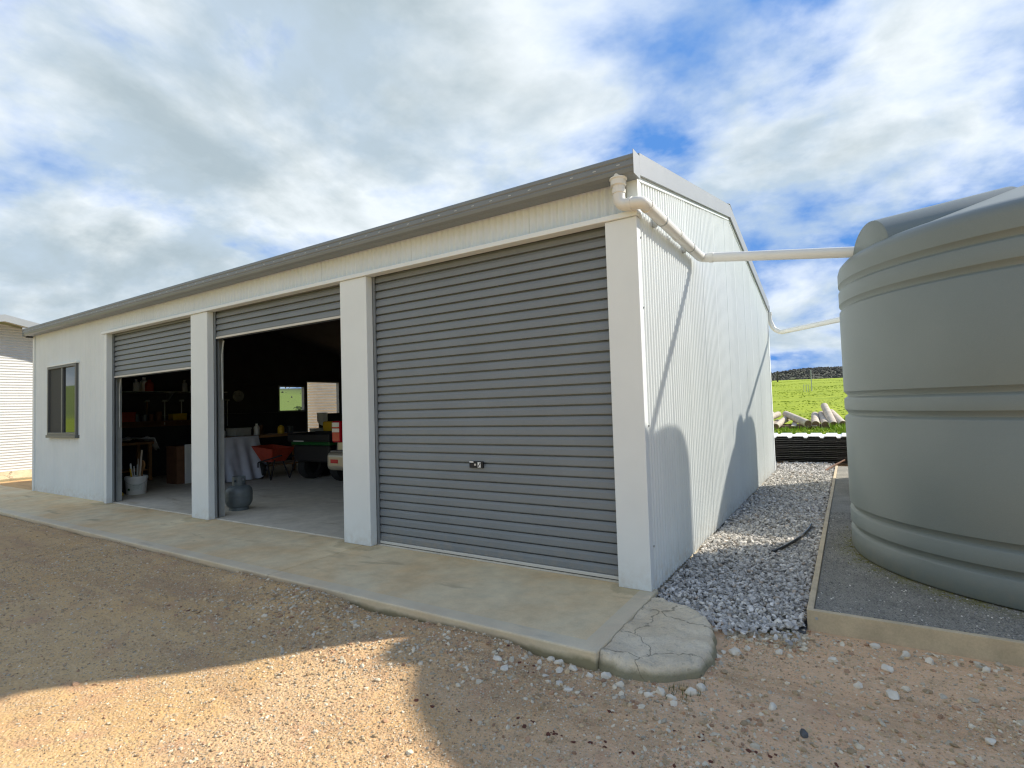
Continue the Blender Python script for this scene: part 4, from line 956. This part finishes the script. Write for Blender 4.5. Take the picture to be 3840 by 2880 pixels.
# bucket of tools
bx, by = -10.86, 0.80
B = thing('bucket', (bx, by, FZ), 'white plastic bucket with printed label inside the left open bay', 'bucket')
bk = cyl(MB(), bx, by, [(0.0,0.0),(0.165,0.0),(0.172,0.01),(0.190,0.31),(0.202,0.31),(0.202,0.335),(0.194,0.36),(0.186,0.36),(0.184,0.31),(0.160,0.02),(0.0,0.02)], 36).build('bucket_body', 'white_plastic', B, smooth=True)
vs = []; fs = []
th0 = math.atan2(CAM.y-by, CAM.x-bx)
for i in range(13):
    a_ = th0-0.55+1.1*i/12
    for z_ in (0.09, 0.22): r_ = 0.1665+0.0245*(z_/0.33)+0.009; vs.append((bx+r_*math.cos(a_), by+r_*math.sin(a_), FZ+z_))
mat('label_print', (0.62, 0.66, 0.62), 0.5, 0); MB().add(vs, [(2*i, 2*i+2, 2*i+3, 2*i+1) for i in range(12)]).build('label', 'label_print', bk)
for zz_, a0_, a1_, m_ in ((0.19,-0.3,0.35,'bottle_grey'),(0.165,-0.3,0.3,'bottle_grey'),(0.145,-0.3,0.3,'bottle_grey'),(0.12,-0.3,0.2,'bottle_grey'),(0.11,-0.85,-0.6,'green')):
    vs = []
    for i in range(7):
        a_ = th0+a0_+(a1_-a0_)*i/6; dz = 0.012 if zz_ == 0.19 else (0.04 if m_ == 'green' else 0.004)
        for z_ in (zz_-dz/2, zz_+dz/2): r_ = 0.1665+0.0245*(z_/0.33)+0.0105; vs.append((bx+r_*math.cos(a_), by+r_*math.sin(a_), FZ+z_))
    MB().add(vs, [(2*i, 2*i+2, 2*i+3, 2*i+1) for i in range(6)]).build('print_line', m_, bk)
MB().tube([(bx+0.2*math.cos(th0+a_), by+0.2*math.sin(th0+a_), FZ+0.32-0.13*math.sin((a_+1.4)/2.8*math.pi)) for a_ in np.linspace(-1.4, 1.4, 13)], 0.004, 6).build('handle', 'galv', bk)
ln_ = [(-.08,-.05,-.10,-.06,.62,.016,'galv','grey metal rod'),(-.03,.05,-.05,.06,.70,.014,'log_wood','weathered wooden stake'),(.02,-.08,.00,-.10,.60,.02,'white_plastic','white plastic tube'),(.09,.02,.13,.05,.88,.018,'log_wood','long pale timber handle'),(.12,-.04,.20,-.06,.60,.015,'galv','short steel bar'),(-.12,.02,-.17,.03,.55,.013,'white_plastic','thin white cane'),(.05,-.1,.06,-.13,.52,.016,'yellow','yellow handled tool')]
for dx, dy, tx_, ty_, h_, r_, m_, nm in ln_:
    tag(MB().tube([(bx+dx*.6, by+dy*.6, FZ+0.03), (bx+tx_, by+ty_, FZ+h_)], [r_, r_*0.9], 8).build('garden_stake', m_, smooth=True), nm+' standing in the white bucket', 'tool')
pd = thing('wooden_paddle', (bx+0.02, by+0.09, FZ+0.05), 'round brown wooden paddle standing in the white bucket', 'paddle')
MB().lathe([(0.0,-0.012),(0.10,-0.012),(0.105,0.0),(0.10,0.012),(0.0,0.012)], (bx+0.03, by+0.1, FZ+0.57), 24, 'y').build('blade', 'timber_brown', pd, smooth=True)
MB().tube([(bx+0.02, by+0.08, FZ+0.05), (bx+0.03, by+0.1, FZ+0.5)], 0.014, 8).build('shaft', 'timber_brown', pd)
tag(MB().lathe([(0.0,0.0),(0.07,0.0),(0.085,0.03),(0.07,0.07),(0.03,0.085),(0.0,0.085)], (bx+0.02, by-0.32, FZ), 20).box(bx+0.05, bx+0.17, by-0.35, by-0.29, FZ+0.02, FZ+0.06).build('yellow_funnel', 'yellow', smooth=True), 'small yellow plastic funnel on floor beside the white bucket', 'funnel')
tag(MB().lathe([(0.0,0.0),(0.13,0.0),(0.145,0.30),(0.15,0.33),(0.14,0.33),(0.12,0.02),(0.0,0.02)], (bx-0.38, by-0.05, FZ), 24).build('tub', 'black', smooth=True), 'black plastic tub beside the white bucket by the jamb', 'tub')
# end-wall bench and shelf
def bench(name, x0, x1, y0, y1, h, label, top='timber_brown'):
    Bn = thing(name, ((x0+x1)/2, (y0+y1)/2, FZ), label, 'bench')
    MB().box(x0, x1, y0, y1, h-0.06, h).build('bench_top', top, Bn, bevel=0.004)
    for xx in (x0+0.05, x1-0.05):
        for yy in (y0+0.08, y1-0.08): MB().box(xx-0.035, xx+0.035, yy-0.035, yy+0.035, FZ, h-0.061).build('leg', top, Bn)
    MB().box(x0+0.06, x1-0.06, y0+0.1, y1-0.1, 0.25, 0.28).build('lower_shelf', top, Bn)
    return Bn
bench('workbench', -13.85, -13.15, 0.55, 2.15, 0.95, 'timber workbench along the end wall inside the left open bay')
bench('workbench', -11.45, -10.62, 2.3, 4.9, 1.03, 'long timber workbench draped with a pale sheet in the middle bay')
def cloth_drape(name, label, m_, pts, nu, nv, fn):
    vs = []; fs = []
    for i in range(nu+1):
        for j in range(nv+1): vs.append(fn(i/nu, j/nv))
    for i in range(nu):
        for j in range(nv): k_ = i*(nv+1)+j; fs.append((k_, k_+nv+1, k_+nv+2, k_+1))
    o = MB().add(vs, fs).build(name, m_, smooth='all'); md_ = o.modifiers.new('thickness', 'SOLIDIFY'); md_.thickness = 0.006
    return tag(o, label, 'cloth')
cloth_drape('rag', 'crumpled white cloth lying on the end wall workbench', 'white_cloth', None, 26, 18, lambda u, v: (-13.72+0.62*v - (0.0 if v < .9 else 0.0), 1.30+0.95*u, 0.965+0.10*float(vn(u*4, v*4, 1.6, 2))+0.05*math.sin(u*3.1)*math.sin(v*3.1) - 0.30*max(0, u-0.88)/0.12*(0.5+0.5*v) ))
cloth_drape('dust_sheet', 'pale grey dust sheet hanging to the floor over the middle workbench', 'tarp', None, 50, 22,
    lambda u, v: (-10.60 + (0.02+0.30*max(0, v-0.2)*(0.5+0.5*float(vn(u*9, 0.3, 1, 4))))*(1) + 0.05*math.sin(u*23+1.2*v)*v, 2.28+1.0*u + 0.45*v*u*0.4, 1.035-1.0*v*(1.0 if u < 0.75 else 1.0-0.7*(u-0.75)) ))
SHv = thing('wall_shelf', (-13.6, 2.4, 2.0), 'long wall shelf of bottles high on the end wall', 'shelf')
MB().box(-13.89, -13.5, 1.3, 4.2, 2.18, 2.205).build('shelf_board', 'galv', SHv)
for yy in (1.5, 2.8, 4.0): MB().prism([(-13.89, 2.178), (-13.55, 2.178), (-13.89, 1.95)], 'y', yy-0.01, yy+0.01).build('bracket', 'galv', SHv)
def bottle(x, y, z, r_, h, m_, label, cap='white_plastic'):
    Bt = thing('bottle', (x, y, z), label, 'bottle'); MB().lathe([(0.0,0.0),(r_,0.0),(r_,h*0.62),(r_*0.85,h*0.74),(r_*0.35,h*0.86),(r_*0.35,h*0.93)], (x, y, z), 20).build('bottle_body', m_, Bt, smooth=True)
    MB().lathe([(r_*0.4,h*0.90),(r_*0.4,h),(0.0,h)], (x, y, z), 14).build('cap', cap, Bt)
zs_ = 2.207
bottle(-13.62, 1.95, zs_, 0.075, 0.30, 'white_plastic', 'white plastic bottle on the wall shelf beside the red bottle')
bottle(-13.70, 2.16, zs_, 0.09, 0.36, 'white_plastic', 'taller cream bottle behind the red bottle on wall shelf')
bottle(-13.60, 2.24, zs_, 0.10, 0.30, 'red', 'red plastic bottle standing on the wall shelf', 'red')
bottle(-13.62, 3.10, zs_, 0.07, 0.30, 'galv', 'grey tin bottle on the wall shelf past the red bottle', 'galv')
bottle(-13.62, 3.30, zs_, 0.06, 0.22, 'galv', 'small grey bottle last on the wall shelf', 'galv')
def boxthing(name, b_, m_, label, cat='box', bevel=0.01):
    o = thing(name, ((b_[0]+b_[1])/2, (b_[2]+b_[3])/2, b_[4]), label, cat); MB().box(*b_).build('body', m_, o, bevel=bevel)
    MB().box(b_[0]-0.006, b_[1]+0.006, b_[2]-0.006, b_[3]+0.006, b_[5]-0.03, b_[5]+0.006).build('lid', m_, o, bevel=0.004); return o
boxthing('tool_box', (-13.75,-13.4,1.35,1.85,1.45,1.68), 'red', 'red metal tool box on bracket above the end wall bench', 'tool box')
boxthing('storage_tin', (-13.75,-13.5,2.75,3.1,1.45,1.62), 'yellow', 'small yellow tin further along above the end wall bench', 'tin')
MB_ = thing('tool_rack', (-13.8, 2.6, 1.4), 'narrow ledge holding tool box and tins on the end wall', 'shelf'); MB().box(-13.89, -13.4, 1.2, 4.0, 1.415, 1.448).build('shelf_board', 'cardboard', MB_); MB().box(-13.89, -13.87, 1.2, 4.0, 1.3, 1.414).build('rail', 'cardboard', MB_)
boxthing('cardboard_carton', (-11.98,-11.50,1.88,2.28,FZ,0.86), 'cardboard', 'tall brown carton standing on the floor behind the middle workbench')
tag(MB().box(-11.49, -11.46, 2.04, 2.29, FZ, 0.90).build('white_panel', 'white_plastic', bevel=0.01), 'white panel on edge between brown carton and workbench', 'panel')
# wheelbarrow
wx, wy = -9.95, 3.25
Wb = thing('wheelbarrow', (wx, wy, FZ), 'red wheelbarrow standing between the dust sheet and utility vehicle', 'wheelbarrow')
tr = MB(); t0_ = [(wx-0.45, wy-0.28), (wx+0.40, wy-0.30), (wx+0.40, wy+0.30), (wx-0.45, wy+0.28)]; b0_ = [(wx-0.22, wy-0.17), (wx+0.20, wy-0.18), (wx+0.20, wy+0.18), (wx-0.22, wy+0.17)]
vs = [(p[0], p[1], 0.74+(0.06 if i in (0, 3) else 0)) for i, p in enumerate(t0_)] + [(p[0], p[1], 0.44) for p in b0_]
o = tr.add(vs, [(0,1,5,4),(1,2,6,5),(2,3,7,6),(3,0,4,7),(4,5,6,7)]).build('tray', 'red', Wb, bevel=0.02); o.modifiers.new('thickness', 'SOLIDIFY').thickness = 0.012
for s_ in (-1, 1):
    MB().tube(bend([(wx-0.55, wy+s_*0.04, 0.24), (wx-0.3, wy+s_*0.2, 0.42), (wx+0.75, wy+s_*0.30, 0.62)], 0.05), 0.016, 8).build('handle_bar', 'black', Wb, smooth=True)
    MB().tube(bend([(wx+0.05, wy+s_*0.2, 0.45), (wx+0.25, wy+s_*0.24, FZ+0.015), (wx+0.45, wy+s_*0.27, 0.5)], 0.05), 0.014, 8).build('leg', 'black', Wb, smooth=True)
def wheel(o_, x, y, r_, wd, axis='y', rimm='galv', nm='wheel'):
    k_ = MB().lathe([(r_*0.55,-wd/2),(r_*0.9,-wd/2),(r_,-wd/3),(r_,wd/3),(r_*0.9,wd/2),(r_*0.55,wd/2),(r_*0.55,-wd/2)], (x, y, FZ+r_), 32, axis).build(nm, 'tyre', o_, smooth=True)
    MB().lathe([(0.0,-wd*0.3),(r_*0.2,-wd*0.36),(r_*0.5,-wd*0.25),(r_*0.56,-wd*0.42),(r_*0.56,wd*0.42),(r_*0.5,wd*0.25),(0.0,wd*0.3)], (x, y, FZ+r_), 24, axis).build('rim', rimm, k_, smooth=True)
wheel(Wb, wx-0.55, wy, 0.20, 0.09, 'y', 'red')
# utility vehicle
ux, uy = -8.7, 3.25
U = thing('utility_vehicle', (ux, uy+1.2, FZ), 'small green utility vehicle with black tray and yellow seats inside shed', 'vehicle')
MB().box(ux-0.72, ux+0.72, uy, uy+0.75, 0.90, 0.93).box(ux-0.72, ux-0.68, uy, uy+0.75, 0.93, 1.08).box(ux+0.68, ux+0.72, uy, uy+0.75, 0.93, 1.08).box(ux-0.68, ux+0.68, uy, uy+0.04, 0.93, 1.06).box(ux-0.68, ux+0.68, uy+0.71, uy+0.75, 0.93, 1.10).build('cargo_tray', 'black', U, bevel=0.01)
MB().box(ux-0.66, ux+0.66, uy+0.05, uy+2.6, 0.82, 0.897).build('side_skirt', 'green', U, bevel=0.02)
MB().box(ux-0.62, ux+0.62, uy+0.08, uy+2.58, 0.45, 0.818).build('chassis', 'black', U, bevel=0.04)
MB().prism([(uy+2.05,0.90),(uy+2.05,0.98),(uy+2.35,1.05),(uy+2.75,0.9),(uy+2.8,0.6),(uy+2.61,0.56)], 'x', ux-0.64, ux+0.64).build('bonnet', 'green', U, bevel=0.04)
for dx in (-0.33, 0.33):
    st_ = MB().box(ux+dx-0.27, ux+dx+0.27, uy+0.98, uy+1.5, 0.90, 1.02).build('seat', 'yellow', U, bevel=0.04)
    MB().prism([(uy+0.86,1.0),(uy+0.98,1.0),(uy+0.92,1.32),(uy+0.84,1.32)], 'x', ux+dx-0.25, ux+dx+0.25).build('backrest', 'yellow', st_, bevel=0.04)
MB().tube(bend([(ux-0.3, uy+2.3, 0.95), (ux-0.3, uy+2.0, 1.2), (ux-0.3, uy+1.95, 1.22)], 0.02), 0.02, 8).build('steering_column', 'black', U)
MB().tube([(ux-0.3+0.17*math.cos(a_), uy+1.98-0.05*math.sin(a_), 1.23+0.16*math.sin(a_)) for a_ in np.linspace(0, 6.283, 25)], 0.016, 8).build('steering_wheel', 'black', U, smooth=True)
MB().box(ux-0.5, ux-0.14, uy-0.006, uy-0.001, 0.905, 0.922).build('tray_strip', 'white_plastic', U)
for dx in (-0.55, 0.55):
    for yy in (uy+0.5, uy+2.3): wheel(U, ux+dx, yy, 0.31, 0.24, 'x', 'black')
# four-wheel-drive wagon, tail towards the doors
vx0, vx1, vy = -6.82, -4.92, 2.36
K = thing('parked_wagon', ((vx0+vx1)/2, vy+2.4, FZ), 'pale gold four wheel drive wagon parked nose inward behind middle pillar', 'car')
MB().prism([(vy+0.10,0.50),(vy+0.06,0.75),(vy+0.08,1.12),(vy+3.30,1.14),(vy+4.45,1.02),(vy+4.68,0.80),(vy+4.66,0.50),(vy+3.9,0.42),(vy+0.9,0.42)], 'x', vx0+0.02, vx1-0.02).build('body', 'car_gold', K, bevel=0.09, bseg=4)
vs = []
for yy, z_, ins in ((vy+0.07,1.08,0.03),(vy+3.45,1.10,0.03),(vy+2.75,1.80,0.20),(vy+0.38,1.84,0.20)): vs += [(vx0+0.02+ins, yy, z_), (vx1-0.02-ins, yy, z_)]
cab = MB().add(vs, [(0,1,3,2),(2,3,5,4),(4,5,7,6),(6,7,1,0),(0,2,4,6),(1,7,5,3)]).build('cabin', 'car_gold', K, bevel=0.07, bseg=4)
MB().add([(vx0+0.30,vy+0.115,1.20),(vx1-0.30,vy+0.115,1.20),(vx1-0.36,vy+0.335,1.72),(vx0+0.36,vy+0.335,1.72)], [(0,1,2,3)]).build('rear_window', 'glass', cab)
for xx, s_ in ((vx0+0.045, -1), (vx1-0.045, 1)):
    for ya, yb, yc, yd in ((0.45,1.35,1.3,0.6),(1.45,2.35,2.3,1.42),(2.42,3.2,2.72,2.4)):
        MB().add([(xx+0.04*-s_+0.012*s_, vy+ya, 1.20),(xx+0.04*-s_+0.012*s_, vy+yb, 1.20),(xx-0.125*s_, vy+yc, 1.70),(xx-0.125*s_, vy+yd, 1.70)], [(0,1,2,3)]).build('side_window', 'glass', cab)
MB().box(vx0-0.05, vx1+0.05, vy-0.10, vy+0.40, 0.46, 0.80).build('rear_bumper', 'car_gold', K, bevel=0.09, bseg=4)
MB().box(vx0+0.07, vx1-0.07, vy-0.085, vy+0.05, 0.795, 0.83).build('bumper_step', 'car_grey', K, bevel=0.01)
MB().box(vx0+0.10, vx0+0.30, vy-0.106, vy-0.098, 0.60, 0.67).build('reflector', 'lens_red', K); MB().box(vx1-0.30, vx1-0.10, vy-0.106, vy-0.098, 0.60, 0.67).build('reflector', 'lens_red', K)
for xa, xb in ((vx0+0.01, vx0+0.26), (vx1-0.26, vx1-0.01)):
    lt = MB().box(xa, xb, vy+0.0, vy+0.16, 0.97, 1.37).build('tail_light', 'lens_red', K, bevel=0.03)
    MB().box(xa+0.02, xb-0.03, vy-0.008, vy+0.05, 1.16, 1.235).build('indicator_lens', 'lens_clear', lt, bevel=0.01); MB().box(xa+0.02, xb-0.03, vy-0.006, vy+0.05, 1.26, 1.345).build('reverse_lens', 'lens_clear', lt, bevel=0.01)
MB().box((vx0+vx1)/2-0.22, (vx0+vx1)/2+0.22, vy+0.03, vy+0.05, 0.90, 1.02).build('number_plate', 'white_plastic', K)
for xx in (vx0+0.12, vx1-0.12):
    for yy in (vy+0.95, vy+3.75): wheel(K, xx, yy, 0.37, 0.25, 'x')
MB().box(vx0+0.1, vx1-0.1, vy+0.2, vy+0.4, 0.40, 0.46).build('tow_bar', 'black', K)
# clutter beyond the middle bench
boxthing('grey_crate', (-10.55,-9.95,4.7,5.3,FZ,1.12), 'galv', 'grey crate with lid standing beyond the wheelbarrow in the middle bay', 'crate')
boxthing('black_cabinet', (-11.1,-10.0,5.4,6.0,FZ,1.50), 'black', 'black cabinet below the end window in the middle bay', 'cabinet')
cloth_drape('towel', 'pale towel hanging off the black cabinet below the end window', 'white_cloth', None, 14, 16, lambda u, v: (-11.12+0.45*u, 5.37-0.02*math.sin(u*9), 1.53-0.36*v*(0.6+0.4*math.sin(u*3.1))))
clk = thing('wall_clock', (XL+0.11, 4.6, 1.95), 'round white wall clock on the dark end wall', 'clock')
MB().lathe([(0.0,0.03),(0.15,0.03),(0.17,0.0),(0.17,-0.01)], (XL+0.115, 4.75, 2.1), 28, 'x').build('face', 'galv', clk); MB().box(XL+0.146, XL+0.15, 4.745, 4.755, 2.1, 2.2).build('hand', 'black', clk); MB().box(XL+0.146, XL+0.15, 4.75, 4.82, 2.095, 2.105).build('hand', 'black', clk)
bottle(-11.0, 3.5, 1.031, 0.07, 0.28, 'white_plastic', 'white bottle on the middle workbench near the yellow tin')
bottle(-10.9, 4.1, 1.031, 0.08, 0.24, 'yellow', 'yellow bottle on the middle workbench', 'black')
boxthing('grey_case', (-11.3,-10.9,2.9,3.3,1.031,1.22), 'galv', 'grey case lying on the middle workbench', 'case')

# more clutter: tins along the ledge, jars on the middle bench, tools hung on the end wall
for i in range(9):
    y_ = 1.95+i*0.085*2+random.uniform(-.03,.03)
    if 2.6 < y_ < 3.25: continue
    r_ = random.uniform(.05,.075); h_ = random.uniform(.12,.24); tn = thing('paint_tin', (-13.6, y_, 1.449), 'small dull paint tin on the narrow ledge of the end wall', 'tin', 'tins on the ledge')
    MB().lathe([(0.0,0.0),(r_,0.0),(r_,h_),(r_*0.93,h_),(r_*0.93,h_-0.008),(0.0,h_-0.008)], (-13.6, y_, 1.449), 18).build('tin_wall', random.choice(['galv','bottle_grey','cardboard','steel_grey']), tn, smooth=True)
    MB().lathe([(0.0,0.006),(r_*0.8,0.006),(r_*0.85,0.0)], (-13.6, y_, 1.449+h_-0.006), 18).build('tin_lid', 'galv', tn)
for i in range(7):
    y_ = 2.45+i*0.34; x_ = -11.2+random.uniform(-.12,.12); r_ = random.uniform(.05,.09); h_ = random.uniform(.12,.3)
    if abs(y_-3.1) < 0.3 or abs(y_-3.5) < 0.12 or abs(y_-4.1) < 0.12: continue
    jr = thing('jar', (x_, y_, 1.031), 'dull jar standing among the clutter on the middle workbench', 'jar', 'jars on the middle bench')
    MB().lathe([(0.0,0.0),(r_,0.0),(r_,h_*0.8),(r_*0.7,h_*0.9)], (x_, y_, 1.031), 18).build('jar_body', random.choice(['bottle_grey','cardboard','galv']), jr, smooth=True)
    MB().lathe([(r_*0.75,h_*0.88),(r_*0.75,h_),(0.0,h_)], (x_, y_, 1.031), 14).build('lid', 'black', jr)
for i in range(6):
    y_ = 2.3+i*0.42; h_ = random.uniform(.25,.5); hg = thing('hanging_tool', (XL+0.13, y_, 1.75-h_), 'hand tool hanging on the end wall below the bottle shelf', 'tool', 'tools hung on the end wall')
    MB().tube([(XL+0.13, y_, 1.72-h_), (XL+0.13, y_, 1.95)], 0.014, 8).build('handle', random.choice(['timber_brown','galv','galv']), hg)
    MB().box(XL+0.112, XL+0.15, y_-0.06, y_+0.06, 1.951, 2.0).build('head', 'galv', hg)
boxthing('plastic_crate', (-11.9,-11.5,2.9,3.5,FZ,0.42), 'tarp', 'grey plastic crate on the floor behind the middle workbench', 'crate')
boxthing('engine_case', (-9.95,-9.45,4.2,4.8,FZ,0.62), 'black', 'black machine case on the floor behind the wheelbarrow', 'case')
